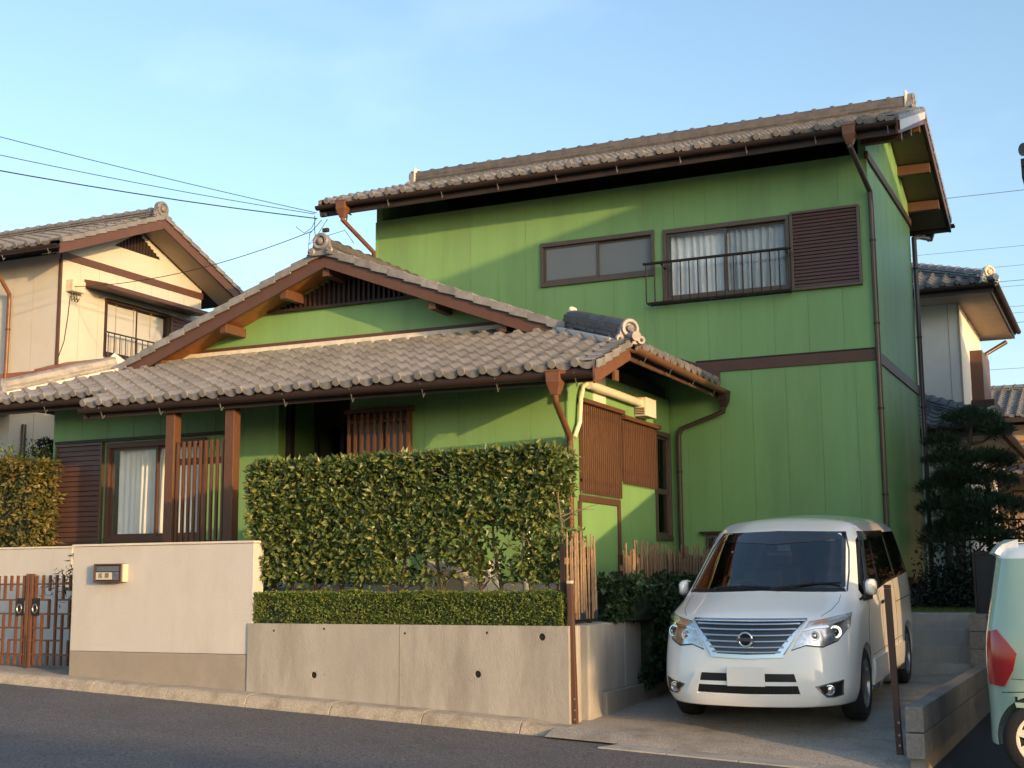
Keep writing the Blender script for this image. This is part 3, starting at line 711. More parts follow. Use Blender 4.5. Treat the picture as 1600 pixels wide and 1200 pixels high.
# side wall of the wing, facing the driveway
win_t = (16.38, 16.98, .50, 1.92)
walls = wall_slab(H, 'X', XB, (YW, YM - .13, -.03, 2.40), [win_t], 'siding_back', d0=.0058)
panels(walls, 'X', XB, (YW, YM - .02, -.03, 2.40), [win_t], YW + .06, step=.95)
tw = window(H, 'X', XB, *win_t, pane='glass_dark', n=1, fw_=.05, room=True)
part('mid_rail', MB().box(XB - .05, XB - .005, 16.43, 16.93, 1.10, 1.17), 'brown_sash', tw)
lattice(H, 'X', XB, 13.74, 15.00, .98, 1.98, 20, sw=.030, m='wood', d=-.07, backing='lattice_gap_lit', dep=.012)
lattice(H, 'X', XB, 15.07, 16.36, 1.17, 1.93, 20, sw=.030, m='wood', d=-.07, backing='lattice_gap_lit', dep=.012)
pd = part('door_frame', MB().box(XB - .0, XB + .03, 13.72, 15.0, .86, .935).box(XB, XB + .03, 14.93, 15.0, -.02, .86).box(XB, XB + .03, 13.68, 13.74, -.02, .86), 'brown_trim', H, bevel=.003)
part('door_panel', MB().box(XB + .001, XB + .008, 13.75, 14.92, 0.0, .855), 'siding', pd)
part('wall', MB().box(XLW, XLW + .1, YL + .125, 17.0, -.03, 2.75), 'siding', H)
part('wall', MB().box(XLW, X0M, 16.95, 17.05, -.03, 3.0), 'siding', H)
part('foundation', MB().box(XLW + .05, XB - .03, YL + .03, 17.0, -.5, -.031), 'concrete', H)
part('foundation', MB().box(-8.4, XB - .03, YW + .03, YL + .03, -.5, -.031), 'concrete', H)
# air duct, plate and cover on the side wall
du = part('duct', MB().tube([(XB + .07, 13.90, 2.21), (XB + .07, 15.62, 2.20)], .052, 12), 'duct', H, smooth=50)
part('duct_elbow', MB().tube([(XB + .06, 13.88, 2.21), (XB + .06, 13.76, 2.17), (XB + .06, 13.68, 2.02), (XB + .06, 13.64, 1.75), (XB + .05, 13.5, 1.56)], .026, 10), 'duct', du, smooth=60)
part('wall_plate', MB().box(XB, XB + .012, 14.20, 14.60, 2.02, 2.40), 'duct', du)
part('vent_cover', MB().box(XB, XB + .17, 15.62, 16.0, 2.03, 2.27), 'white_plastic', du, bevel=.01)
vg = part('vent_grille', MB().box(XB + .02, XB + .15, 15.606, 15.62, 2.045, 2.14), 'pale_box', du)
for k in range(4): part('louver', MB().box(XB + .025, XB + .145, 15.596, 15.606, 2.055 + k * .022, 2.065 + k * .022), 'iron', vg)
# ---------------- wing roofs: gable roof (ridge along Y), front skirt roof with hips
PW = .385; XRG = -9.52; XE = -4.85; XEL = -14.19; ZEW = 2.555; ZRG = ZEW + (XE - XRG) * PW
YS, ZS = 12.40, 2.175; YSL = YS + 3 * TE / math.hypot(1, PW)
def zskirt(y): return ZS + (y - YS) * PW
def zright(x): return ZEW + (XE - x) * PW
def zleft(x): return ZEW + (x - XEL) * PW
YV, YG = 14.45, 14.95
skirt_poly = [(-11.65, YS + .04), (XE - .02, YS + .04), (XE - .02, 13.40), (-6.05, 14.58), (-6.30, YG), (-12.75, YG), (-13.05, 14.60), (XEL + .02, 13.40), (XEL + .02, YSL + .04), (-11.65, YSL + .04)]
wr = part('skirt_roof', MB().prism([(x, y, zskirt(y) - .14) for x, y in skirt_poly], (0, 0, .115)), 'brown_dark', H)
gr = part('gable_roof', MB().prism([(x, y, zright(x) - .14) for x, y in ((XE - .03, 13.50), (XE - .03, YM - .001), (XRG, YM - .001), (XRG, YV + .03), (-5.95, YV + .05))], (0, 0, .115)).prism([(x, y, zleft(x) - .14) for x, y in ((XEL + .03, 13.50), (-13.2, YV + .05), (XRG, YV + .03), (XRG, YM - .001), (XEL + .03, YM - .001))], (0, 0, .115)), 'brown_dark', H)
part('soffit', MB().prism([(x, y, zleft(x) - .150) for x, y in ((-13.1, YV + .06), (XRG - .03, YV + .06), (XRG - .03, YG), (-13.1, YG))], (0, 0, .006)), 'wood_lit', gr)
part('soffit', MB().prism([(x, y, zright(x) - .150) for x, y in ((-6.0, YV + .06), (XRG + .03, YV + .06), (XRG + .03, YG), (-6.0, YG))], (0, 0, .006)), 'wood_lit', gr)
part('gable_wall', MB().prism([(-12.9, YG, 3.12), (-6.15, YG, 3.12), (-6.15, YG, zright(-6.15) - .15), (XRG, YG, ZRG - .15), (-12.9, YG, zleft(-12.9) - .15)], (0, .1, 0)), 'siding', H)
part('gable_base_board', MB().box(-12.6, -6.5, YG - .03, YG - .002, 3.20, 3.285), 'brown_trim', H)
# gable vent with upright slats
vz = 3.74
vb = part('gable_vent', MB().prism([(-10.62, YG - .012, vz), (-8.48, YG - .012, vz), (XRG, YG - .012, ZRG - .19)], (0, .009, 0)), 'iron', H)  # dark plate paints the shaded recess behind the slats
part('vent_sill', MB().box(-10.75, -8.36, YG - .07, YG - .014, vz - .035, vz), 'brown_dark', vb)
k = 0
x = -10.52
while x < -8.55:
    zt = ZRG - .19 - abs(x - XRG) * PW
    if zt - vz > .03: part('vent_slat', MB().box(x - .014, x + .014, YG - .06, YG - .014, vz, zt), 'brown_dark', vb)
    x += .079
# bargeboards and verge tiles of the gable
for sg, xe, zf in ((1, -6.02, zright), (-1, -13.08, zleft)):
    part('bargeboard', MB().beam((XRG, YV, zf(XRG) - .115), (xe, YV, zf(xe) - .115), .045, .185, up=(0, -1, 0)) if False else MB().prism([(XRG, YV - .02, zf(XRG) - .03), (xe, YV - .02, zf(xe) - .03), (xe, YV - .02, zf(xe) - .21), (XRG, YV - .02, zf(XRG) - .21)], (0, .045, 0)), 'brown_trim', gr, bevel=.004)
    N = 14
    for q in range(N):
        xa = XRG + (xe - XRG) * q / N; xb = XRG + (xe - XRG) * (q + 1) / N
        off = .016 if True else 0
        mbv = MB().prism([(xa, YV - .06, zf(xa) + .055 - .010), (xb, YV - .06, zf(xb) + .055 + .012), (xb, YV - .06, zf(xb) - .045 + .012), (xa, YV - .06, zf(xa) - .045 - .010)], (0, .03, 0))
        mbv.prism([(xa, YV - .06, zf(xa) + .052), (xb, YV - .06, zf(xb) + .074), (xb, YV - .06, zf(xb) + .055), (xa, YV - .06, zf(xa) + .033)], (0, .24, 0))
        part('verge_tile', mbv, 'tile', gr, bevel=.006)
    for xp in ((-6.9, -7.9) if sg > 0 else (-12.3, -11.2, -10.2)):
        zz = zf(xp) - .23; part('purlin', MB().box(xp - .05, xp + .05, YV + .03, YG, zz - .07, zz + .06), 'wood', gr, bevel=.004)
part('ridge_beam', MB().box(XRG - .05, XRG + .05, YV + .03, YG, ZRG - .32, ZRG - .16), 'wood', gr)
# tiles: skirt roof first (largest in view)
slw = math.hypot(1, PW); sS = (0, 1 / slw, PW / slw); nS = (0, -PW / slw, 1 / slw)
def in_skirt(c):
    if c.y > YG - .06: return False
    if c.y > 8.537 - c.x - .02 or c.y > 13.387 + (c.x - XEL) - .02: return False
    if c.x > XE or c.x < XEL: return False
    if c.x < -11.66 and c.y < YSL: return False
    return True
NC = int((XE - XEL) / TW) + 1
tile_field(wr, (XE - NC * TW, YS, ZS), (1, 0, 0), sS, nS, NC, 11, in_skirt, eave_rows=lambda x: 0 if x > -11.66 else 3, budget=400)
print('tiles after skirt', TILE_COUNT)
tile_field(roof, (XL + .06, YE, ZE), (1, 0, 0), sF, nF, 32, 12, lambda c: c.y < YR - .1 and c.x < XR - .05, budget=300)
tile_field(roof, (XR - .06, 2 * YR - YE, ZE), (-1, 0, 0), (0, -1 / sl, PT / sl), (0, PT / sl, 1 / sl), 32, 12, lambda c: c.y > YR + .1 and c.x > XL + .05, objs=False)
tile_field(gr, (XE, 13.46, ZEW), (0, 1, 0), (-1 / slw, 0, PW / slw), (PW / slw, 0, 1 / slw), 14, 21, lambda c: c.x > XRG + .08 and c.y > 8.537 - c.x + .02 and c.y > YV and c.y < YM - .05, objs=False)
tile_field(gr, (XEL, 13.46 + 14 * TW, ZEW), (0, -1, 0), (1 / slw, 0, PW / slw), (-PW / slw, 0, 1 / slw), 14, 21, lambda c: c.x < XRG - .08 and c.y > 13.387 + (c.x - XEL) + .02 and c.y > YV and c.y < YM - .05, objs=False)
mbe = MB()
for k in range(13):
    p = Vector((XE, 13.50 + k * TW, ZEW))
    mbe2 = MB(); merge_into(mbe2, EAVE_V, EAVE_F, frame_mtx(p, (0, 1, 0), (-1 / slw, 0, PW / slw), (PW / slw, 0, 1 / slw)))
    if p.y + TW < YM + .1: part('eave_tile', mbe2, 'tile', gr, smooth=50)
# ridges
ridge(roof, (XL + .18, YR, ZR - .02), (XR - .20, YR, ZR - .02), 5, w=.30)
ridge_end(roof, (XL + .17, YR, ZR - .05), (-1, 0, 0), h=.34, w=.30); ridge_end(roof, (XR - .19, YR, ZR - .05), (1, 0, 0), h=.34, w=.30)
part('ridge_plaster', MB().box(XL + .165, XL + .20, YR - .13, YR + .13, ZR - .04, ZR + .30).box(XR - .22, XR - .185, YR - .13, YR + .13, ZR - .04, ZR + .30), 'plaster', roof, bevel=.01)
ridge(gr, (XRG, YV - .02, ZRG - .03), (XRG, YM - .02, ZRG - .03), 4, w=.28)
ridge_end(gr, (XRG, YV - .03, ZRG - .06), (0, -1, 0), h=.31, w=.28)
hr0 = Vector((-6.02, 14.56, zskirt(14.56) - .0)); hr1 = Vector((XE - .05, 13.49, zskirt(13.49)))
hl0 = Vector((-13.10, 14.56, zskirt(14.56))); hl1 = Vector((XEL + .05, 13.49, zskirt(13.49)))
ridge(wr, hr0, hr1, 4, w=.28, collar=False, seg=.22, ch=.046, cap_r=.07); ridge(wr, hl0, hl1, 4, w=.28, collar=False, seg=.22, ch=.046, cap_r=.07, m='tile')
dd = (hr1 - hr0); dd.z = 0; ridge_end(wr, hr1 + Vector((0, 0, -.04)), dd.normalized(), h=.29, w=.26)
dl = (hl1 - hl0); dl.z = 0; ridge_end(wr, hl1 + Vector((0, 0, -.04)), dl.normalized(), h=.29, w=.26)
part('hip_boss', MB().tube([hr1 + Vector((.04, -.04, .04)), hr1 + Vector((.17, -.16, .02))], .055, 12), 'tile', wr, smooth=50)
for q, sgn in ((hr0, 1), (hl0, -1)): part('ridge_plaster', MB().tube([q + Vector((0, 0, -.02)), q + Vector((0, 0, .14)), q + Vector((.07 * sgn, -.07, .24))], [.10, .09, .05], 8), 'plaster', wr, smooth=50)
# mortar fillets where roof meets hip ridge and gable wall
for a, b in ((hr0, hr1), (hl0, hl1)):
    d_ = (b - a).normalized(); side = Vector((-.5, -.5, 0)) if a is hr0 else Vector((.5, -.5, 0))
    part('mortar', MB().beam(a + side * .24 + Vector((0, 0, .0)), b + side * .24 + Vector((0, 0, .0)), .10, .05), 'plaster', wr)
part('mortar', MB().box(-12.5, -6.6, YG - .09, YG - .031, 3.14, 3.225), 'plaster', wr)
# flashing of the gable roof against the upper wall
for (xa, xb, zf) in ((XRG, XE - .02, zright), (X0M, XRG, zleft)):
    part('flashing', MB().prism([(xa, YM - .045, zf(xa) + .06), (xb, YM - .045, zf(xb) + .06), (xb, YM - .045, zf(xb) + .20), (xa, YM - .045, zf(xa) + .20)], (0, .043, 0)), 'brown_trim', gr, bevel=.004)
# eave boards
part('fascia', MB().box(-11.63, XE - .02, YS + .03, YS + .055, ZS - .17, ZS - .02), 'brown_dark', wr, bevel=.003)
part('fascia', MB().box(XEL + .02, -11.66, YSL + .03, YSL + .055, zskirt(YSL) - .17, zskirt(YSL) - .02), 'brown_dark', wr, bevel=.003)
part('fascia', MB().box(XE - .06, XE - .035, 13.5, YM - .01, ZEW - .17, ZEW - .02), 'brown_trim', gr, bevel=.003)
part('verge_board', MB().prism([(XE + .005, YS - .02, zskirt(YS) - .01), (XE + .005, 13.45, zskirt(13.45) - .01), (XE + .005, 13.45, zskirt(13.45) - .20), (XE + .005, YS - .02, zskirt(YS) - .20)], (-.035, 0, 0)), 'copper', wr, bevel=.004)
part('verge_bracket', MB().box(XE - .03, XE + .0, 12.95, 13.07, zskirt(13.0) - .32, zskirt(13.0) - .2), 'copper', wr)
for q in range(5):
    ya = YS - .03 + q * .21; yb = ya + .21
    mbv = MB().prism([(XE + .04, ya, zskirt(ya) + .075), (XE + .04, yb, zskirt(yb) + .055), (XE + .04, yb, zskirt(yb) - .05), (XE + .04, ya, zskirt(ya) - .03)], (-.03, 0, 0))
    mbv.prism([(XE + .04, ya, zskirt(ya) + .075), (XE + .04, yb, zskirt(yb) + .055), (XE + .04, yb, zskirt(yb) + .035), (XE + .04, ya, zskirt(ya) + .055)], (-.20, 0, 0))
    part('verge_tile', mbv, 'tile', wr, bevel=.005)
part('verge_board', MB().prism([(-11.66, YS - .01, zskirt(YS) - .01), (-11.66, YSL, zskirt(YSL) - .01), (-11.66, YSL, zskirt(YSL) - .17), (-11.66, YS - .01, zskirt(YS) - .17)], (-.03, 0, 0)), 'brown_dark', wr)
# gutters and downpipes
gutter(H, (-11.70, YS - .055, ZS - .055), (XE - .01, YS - .055, ZS - .09))
gutter(H, (XEL, YSL - .055, zskirt(YSL) - .06), (-11.62, YSL - .055, zskirt(YSL) - .075))
gutter(H, (XE + .055, 13.42, ZEW - .05), (XE + .055, YM - .03, ZEW - .08), m='copper', inward=(-1, 0, 0))
gutter(H, (XL - .05, YE - .055, ZE - .05), (XR + .02, YE - .055, ZE - .05))
gutter(H, (XL - .05, 2 * YR - YE + .055, ZE - .05), (XR + .08, 2 * YR - YE + .055, ZE - .05), brackets=0)
hopper(H, (-5.28, YS - .06, ZS - .14)); 
downpipe(H, [(-5.28, YS - .06, ZS - .26), (-5.28, YS - .06, ZS - .33), (-5.30, YS + .0, ZS - .37), (-5.54, 13.33, 1.56), (-5.55, 13.37, 1.48), (-5.55, 13.37, -.4)], .036, m='copper')
hopper(H, (XL + .42, YE - .06, ZE - .12)); downpipe(H, [(XL + .42, YE - .06, ZE - .24), (XL + .42, YE - .06, ZE - .31), (X0M - .05, YM - .0, ZE - .62), (X0M - .06, YM + .05, ZE - .8), (X0M - .06, YM + .05, 3.9)], .036, m='copper', clips=False)
hopper(H, (-2.86, YE - .06, ZE - .12)); downpipe(H, [(-2.86, YE - .06, ZE - .24), (-2.86, YE - .06, ZE - .30), (-2.77, YM - .07, ZE - .68), (-2.765, YM - .05, ZE - .85), (-2.765, YM - .05, -.45)], .036)
hopper(H, (-2.62, 2 * YR - YE + .06, ZE - .12), m='brown_dark'); downpipe(H, [(-2.62, 2 * YR - YE + .06, ZE - .24), (-2.70, YB + .25, ZE - .34), (-2.76, YB + .06, ZE - .40), (-2.76, YB + .06, -.45)], .04)
hopper(H, (XE + .05, 16.95, ZEW - .17), m='brown_dark', s=.85); downpipe(H, [(XE + .05, 16.95, ZEW - .28), (XE + .03, 16.97, ZEW - .36), (-5.42, 17.0, 2.0), (-5.46, 17.0, 1.9), (-5.46, 17.0, -.4)], .034)
part('wall_plate', MB().box(XB - .10, XB - .012, 13.62, YM - .15, 2.405, 2.55), 'brown_dark', H)
# ================================================================== neighbouring houses
def nb_tiles(roof, o, e, s, n, ncol, nrow, inside, m): tile_field(roof, o, e, s, n, ncol, nrow, inside, objs=False, m=m, simple=True)
def slope_tiles(roof, poly_in, eave_o, e_dir, up_dir, pitch, width, depth, m, inside=None):
    """eave_o: eave start; e_dir: horizontal unit vector along eave; up_dir: horizontal unit vector up the slope"""
    e = Vector(e_dir); h = Vector(up_dir); k = math.hypot(1, pitch); s = Vector((h.x / k, h.y / k, pitch / k)); n = Vector((-h.x * pitch / k, -h.y * pitch / k, 1 / k))
    nb_tiles(roof, eave_o, e, s, n, int(width / TW) + 1, int(depth * k / TE) + 1, inside or (lambda c: True), m)
def lines_on(root, axis, plane, a0, a1, b0, b1, step, m='brown_dark', w=.006, name='siding_joint'):
    a = a0 + step
    while a < a1: part(name, abox(MB(), axis, plane, a - w / 2, a + w / 2, b0, b1, -.002, .004), m, root); a += step
# --- left neighbour: cream two storey house, gable towards us
N = thing('cream_house', (-20, 18, -.46), 'cream sided house with brown gable boards left of the green house', 'house')
nx, ny0, ny1 = -16.0, 16.3, 20.0; nr = 18.15; nze, nzr = 5.50, 6.50; npit = (nzr - nze) / (nr - 15.70)
w1 = (17.38, 19.04, 3.90, 4.92)
gw = wall_slab(N, 'X', nx, (ny0, ny1, 2.6, 5.45), [w1], 'cream', d0=.0, d1=.12)
lines_on(gw, 'X', nx, ny0, ny1, 2.7, 5.40, .455, m='tan_wall')
part('wall', MB().box(-26, nx - .12, ny0, ny0 + .12, 2.6, 5.5), 'cream', N); 
for k in range(8): part('siding_joint', MB().box(-16.6 - k * .455, -16.594 - k * .455, ny0 - .003, ny0 + .003, 3.3, 5.35), 'tan_wall', N)
part('gable_wall', MB().prism([(nx, ny0, 5.45), (nx, ny1, 5.45), (nx, ny1, nzr - (ny1 - nr) * npit - .14), (nx, nr, nzr - .14), (nx, ny0, nzr - (nr - ny0) * npit - .14)], (-.12, 0, 0)), 'cream', N)
part('gable_band', MB().box(nx - .01, nx + .03, ny0 - .02, ny1 + .02, 5.40, 5.52), 'brown_trim', N)
gv = part('gable_vent', MB().prism([(nx + .006, 17.55, 5.92), (nx + .006, 18.75, 5.92), (nx + .006, nr, 6.28)], (.01, 0, 0)), 'iron', N)
for k in range(14):
    y = 17.62 + k * .082; zt = 6.28 - abs(y - nr) * .6
    if zt > 5.95: part('vent_slat', MB().box(nx + .017, nx + .04, y - .015, y + .015, 5.93, zt), 'brown_dark', gv)
part('wall', MB().box(-26, nx - .12, ny1 - .12, ny1, -.4, 5.5), 'cream', N)
nroof = part('roof', MB().prism([(-26, 15.74, nze - .03), (-26, nr, nzr - .03), (-26, 2 * nr - 15.74, nze - .03), (-26, 2 * nr - 15.74, nze - .13), (-26, nr, nzr - .13), (-26, 15.74, nze - .13)], (26 - 15.42, 0, 0)), 'brown_dark', N)
part('soffit', MB().prism([(-15.95, 15.80, nze - .137), (-15.95, nr, nzr - .14), (-15.95, 2 * nr - 15.80, nze - .137), (-15.95, 2 * nr - 15.8, nze - .147), (-15.95, nr, nzr - .15), (-15.95, 15.8, nze - .147)], (.5, 0, 0)), 'tan_wall', nroof)
for ya, yb in ((15.66, nr), (2 * nr - 15.66, nr)):
    za = nzr - abs(ya - nr) * npit; part('bargeboard', MB().prism([(-15.40, ya, za - .02), (-15.40, yb, nzr - .02), (-15.40, yb, nzr - .20), (-15.40, ya, za - .20)], (-.04, 0, 0)), 'brown_trim', nroof, bevel=.004)
    for q in range(10):
        t0, t1 = q / 10, (q + 1) / 10; a = Vector((-15.40, ya + (yb - ya) * t0, za + (nzr - za) * t0)); b = Vector((-15.40, ya + (yb - ya) * t1, za + (nzr - za) * t1))
        part('verge_tile', MB().beam(a + Vector((0, 0, .03)), b + Vector((0, 0, .01)), .06, .08).beam(a + Vector((-.1, 0, .06)), b + Vector((-.1, 0, .04)), .2, .02), 'tile_far', nroof)
slope_tiles(nroof, None, Vector((-26, 15.70, nze)), (1, 0, 0), (0, 1, 0), npit, 10.5, 2.45, 'tile_far', lambda c: c.y < nr - .08 and c.x < -15.6)
ridge(nroof, (-26, nr, nzr - .02), (-15.55, nr, nzr - .02), 4, w=.28, objs=False, m='tile_far'); ridge_end(nroof, (-15.52, nr, nzr - .05), (1, 0, 0), m='tile_far')
gutter(N, (-26, 15.64, nze - .06), (-15.42, 15.64, nze - .06), brackets=1.0); gutter(N, (-26, 2 * nr - 15.64, nze - .06), (-15.36, 2 * nr - 15.64, nze - .06), brackets=0)
hopper(N, (-15.95, 2 * nr - 15.64, nze - .15), m='brown_dark')
nw = window(N, 'X', nx, *w1, pane='frosted_pale', frame='brown_dark', fw_=.05, seed=31)
shutter(N, 'X', nx, 19.08, 19.75, 3.88, 4.92, 14)
aw = part('window_awning', MB().prism([(nx, 16.85, 5.16), (nx + .5, 16.85, 5.04), (nx + .5, 16.85, 4.97), (nx, 16.85, 5.02)], (0, 2.85, 0)), 'brown_trim', N, bevel=.004)
rl = part('balcony_rail', MB().tube([(nx + .14, 17.3, 4.30), (nx + .14, 19.1, 4.30)], .015, 6), 'iron', N)
for k in range(13): part('baluster', MB().tube([(nx + .14, 17.34 + k * .145, 4.3), (nx + .14, 17.34 + k * .145, 3.82)], .009, 5), 'iron', rl)
part('lower_rail', MB().tube([(nx + .14, 17.3, 3.84), (nx + .14, 19.1, 3.84)], .012, 6), 'iron', rl)
part('meter_box', MB().box(nx, nx + .16, 16.42, 16.72, 4.86, 5.06), 'pale_box', N, bevel=.01)
for k in range(3): part('cable', MB().tube([(nx + .05, 16.5 + k * .06, 4.86), (nx + .09, 16.48 + k * .07, 4.70), (nx + .04, 16.6 + k * .05, 4.78)], .008, 5), 'cable', N)
part('cable', MB().tube([(nx + .02, 16.52, 4.8), (nx + .02, 16.48, 4.4), (nx + .02, 16.42, 4.0), (nx + .02, 16.3, 3.7)], .007, 5), 'cable', N)
part('corner_trim', MB().box(nx - .05, nx + .006, ny0 - .006, ny0 + .03, 2.7, 5.4), 'brown_trim', N)
downpipe(N, [(-16.9, 15.64, nze - .2), (-17.05, 16.2, nze - .62), (-17.06, 16.22, nze - .75), (-17.06, 16.22, 3.3)], .035, m='copper')
w2 = window(N, 'Y', ny0 - .003, -19.1, -17.5, 3.6, 4.75, frame='white_plastic', room=False, pane='frosted')
# lower storey and its skirt roof
part('wall', MB().box(-26, -15.96, 15.3, 20.3, -.46, 2.75), 'cream', N)
part('wall_joint', MB().box(-15.958, -15.952, 15.8, 15.81, -.4, 2.7), 'tan_wall', N)
downpipe(N, [(-15.90, 15.55, 2.5), (-15.90, 15.55, -.4)], .04, m='pipe_dark')
window(N, 'X', -15.96, 15.7, 16.5, .9, 1.75, n=2, room=False, pane='frosted', frame='white_plastic')
skz = lambda y: 2.62 + (y - 14.55) * .40
sk = part('skirt_roof', MB().prism([(-26, 14.60, skz(14.6) - .03), (-26, 16.3, skz(16.3) - .03), (-26, 16.3, skz(16.3) - .14), (-26, 14.6, skz(14.6) - .14)], (26 - 15.7, 0, 0)), 'brown_dark', N)
slope_tiles(sk, None, Vector((-26, 14.55, skz(14.55))), (1, 0, 0), (0, 1, 0), .40, 10.2, 1.75, 'tile_far', lambda c: c.y < 16.28 and c.x < -15.75)
part('flashing', MB().box(-26, -16.0, 16.2, 16.29, 3.30, 3.50), 'red_brown', sk)
lt = part('lean_to_roof', MB().prism([(-16.1, 15.9, 3.46), (-16.1, 16.5, 3.66), (-16.1, 16.5, 3.54), (-16.1, 15.9, 3.34)], (1.3, 0, 0)), 'red_brown', N, bevel=.005)
part('lean_to_side', MB().box(-16.05, -14.9, 16.0, 16.4, 2.9, 3.42), 'tile_far', lt)
ridge(sk, (-16.4, 15.2, 2.95), (-15.75, 14.7, 2.72), 3, w=.24, objs=False, m='tile_far')
# --- right background: white house with hip roofs
B2 = thing('white_house', (-5, 27, -.47), 'white two storey house with dark hip roofs behind the pine', 'house')
part('wall', MB().box(-9, -2.69, 26.0, 30.0, 1.6, 5.32), 'cream_far', B2)
for k in range(5): part('siding_joint', MB().box(-2.9 - k * .7, -2.888 - k * .7, 25.996, 26.003, 2.8, 5.2), 'tan_wall', B2)
part('corner_trim', MB().box(-2.72, -2.682, 25.99, 26.03, 2.3, 5.2), 'tan_wall', B2)
def hip_roof(root, xc, yc, ze, pit, xl, yb, inset, m, name='roof', ov_m='brown_dark', back=None):
    """corner at (xc, yc): front eave runs to -X, right eave runs to +Y"""
    r = part(name, MB().prism([(xc, yc, ze - .12), (xl, yc, ze - .12), (xl, yc + inset, ze + inset * pit - .12), (xc - inset, yc + inset, ze + inset * pit - .12)], (0, 0, .10)).prism([(xc, yc, ze - .12), (xc - inset, yc + inset, ze + inset * pit - .12), (xc - inset, yb, ze + inset * pit - .12), (xc, yb, ze - .12)], (0, 0, .10)), ov_m, root)
    slope_tiles(r, None, Vector((xl, yc, ze)), (1, 0, 0), (0, 1, 0), pit, xc - xl, inset, m, lambda c: c.x - (xc - (c.y - yc)) < -.02 and c.y < yc + inset)
    slope_tiles(r, None, Vector((xc, yc, ze)), (0, 1, 0), (-1, 0, 0), pit, yb - yc, inset, m, lambda c: c.x > xc - inset and (c.y - yc) > (xc - c.x) + .02 and c.y < yb)
    d = Vector((-1, 1, pit)).normalized()
    ridge(r, Vector((xc - .12, yc + .12, ze + .12 * pit)), Vector((xc - inset, yc + inset, ze + inset * pit)), 3, w=.26, objs=False, m=m)
    ridge_end(r, Vector((xc - .10, yc + .10, ze - .02)), (.7, -.7, 0), h=.34, w=.30, m='pale_box')  # pale colour paints the sunlight on the end tile
    part('boss', MB().tube([Vector((xc - .05, yc + .05, ze + .05)), Vector((xc + .07, yc - .07, ze + .06))], .07, 10), m, r)
    part('eave_board', MB().box(xl, xc, yc + .03, yc + .06, ze - .20, ze - .02).box(xc - .06, xc - .03, yc + .061, yb, ze - .20, ze - .02), 'brown_dark', r)
    part('soffit', MB().prism([(xc - .07, yc + .07, ze - .20), (xl, yc + .07, ze - .20), (xl, yc + .9, ze - .20), (xc - .9, yc + .9, ze - .20), (xc - .9, yb, ze - .20), (xc - .07, yb, ze - .20)], (0, 0, .02)), 'tan_wall', r)
    gutter(root, (xl, yc - .05, ze - .05), (xc + .04, yc - .05, ze - .05), brackets=0); gutter(root, (xc + .05, yc - .04, ze - .05), (xc + .05, yb, ze - .05), brackets=0)
    return r
hip_roof(B2, -1.98, 25.2, 5.38, .42, -9, 30.6, 2.4, 'tile_blue')
hip_roof(B2, -1.95, 23.9, 2.60, .42, -9, 31, 2.1, 'tile_blue', name='lower_roof')
part('wall', MB().box(-9, -2.55, 24.6, 30.4, -.47, 2.55), 'cream_far', B2)
part('yellow_board', MB().box(-3.6, -2.54, 24.5, 24.6, 2.02, 2.12), 'wood_lit', B2)
part('wall_band', MB().box(-3.6, -2.5, 24.56, 24.6, 1.18, 1.32), 'brown_dark', B2)
sb = part('shutter_box', MB().box(-2.69, -2.45, 27.6, 29.1, 2.75, 4.5), 'brown_trim', B2, bevel=.01)
part('balcony_box', MB().prism([(-2.68, 27.3, 2.55), (-2.25, 27.3, 2.75), (-2.25, 27.3, 3.45), (-2.68, 27.3, 3.45)], (0, 1.9, 0)), 'brown_dark', B2)
downpipe(B2, [(-2.2, 30.5, 5.1), (-2.6, 30.1, 4.8), (-2.62, 30.08, 2.7)], .05, m='pipe_dark', clips=False)
downpipe(B2, [(-2.0, 30.5, 2.4), (-2.05, 29.0, 2.2), (-2.5, 27.6, 1.9), (-2.5, 27.6, 0)], .05, m='iron', clips=False)
# --- farther tiled house
B3 = thing('tan_house', (0, 37, -.6), 'tan walled house with ribbed blue grey roofs far behind the white house', 'house')
part('wall', MB().box(-6, 6, 35.2, 40, -.6, 3.75), 'tan_wall', B3)
r3 = part('roof', MB().prism([(-6.6, 34.4, 3.86), (-6.6, 37.3, 4.86), (-6.6, 40.6, 3.86), (-6.6, 40.6, 3.74), (-6.6, 37.3, 4.74), (-6.6, 34.4, 3.74)], (13.2, 0, 0)), 'brown_dark', B3)
slope_tiles(r3, None, Vector((-6.6, 34.4, 3.90)), (1, 0, 0), (0, 1, 0), .345, 13, 2.9, 'tile_blue', lambda c: c.y < 37.2)
ridge(r3, (-6.6, 37.3, 4.88), (6.6, 37.3, 4.88), 3, w=.3, objs=False, m='tile_blue')
r4 = part('lower_roof', MB().prism([(-6.4, 33.0, 2.36), (-6.4, 35.2, 3.2), (-6.4, 35.2, 3.08), (-6.4, 33.0, 2.24)], (13, 0, 0)), 'brown_dark', B3)
slope_tiles(r4, None, Vector((-6.4, 33.0, 2.40)), (1, 0, 0), (0, 1, 0), .38, 13, 2.2, 'tile_blue', lambda c: c.y < 35.15)
part('wall_band', MB().box(-6, 6, 35.16, 35.2, 3.30, 3.36), 'wood_lit', B3)
for k in range(4): window(B3, 'Y', 35.19, -2.6 + k * 1.5, -1.7 + k * 1.5, 1.0, 2.1, n=2, room=False, pane='frosted')
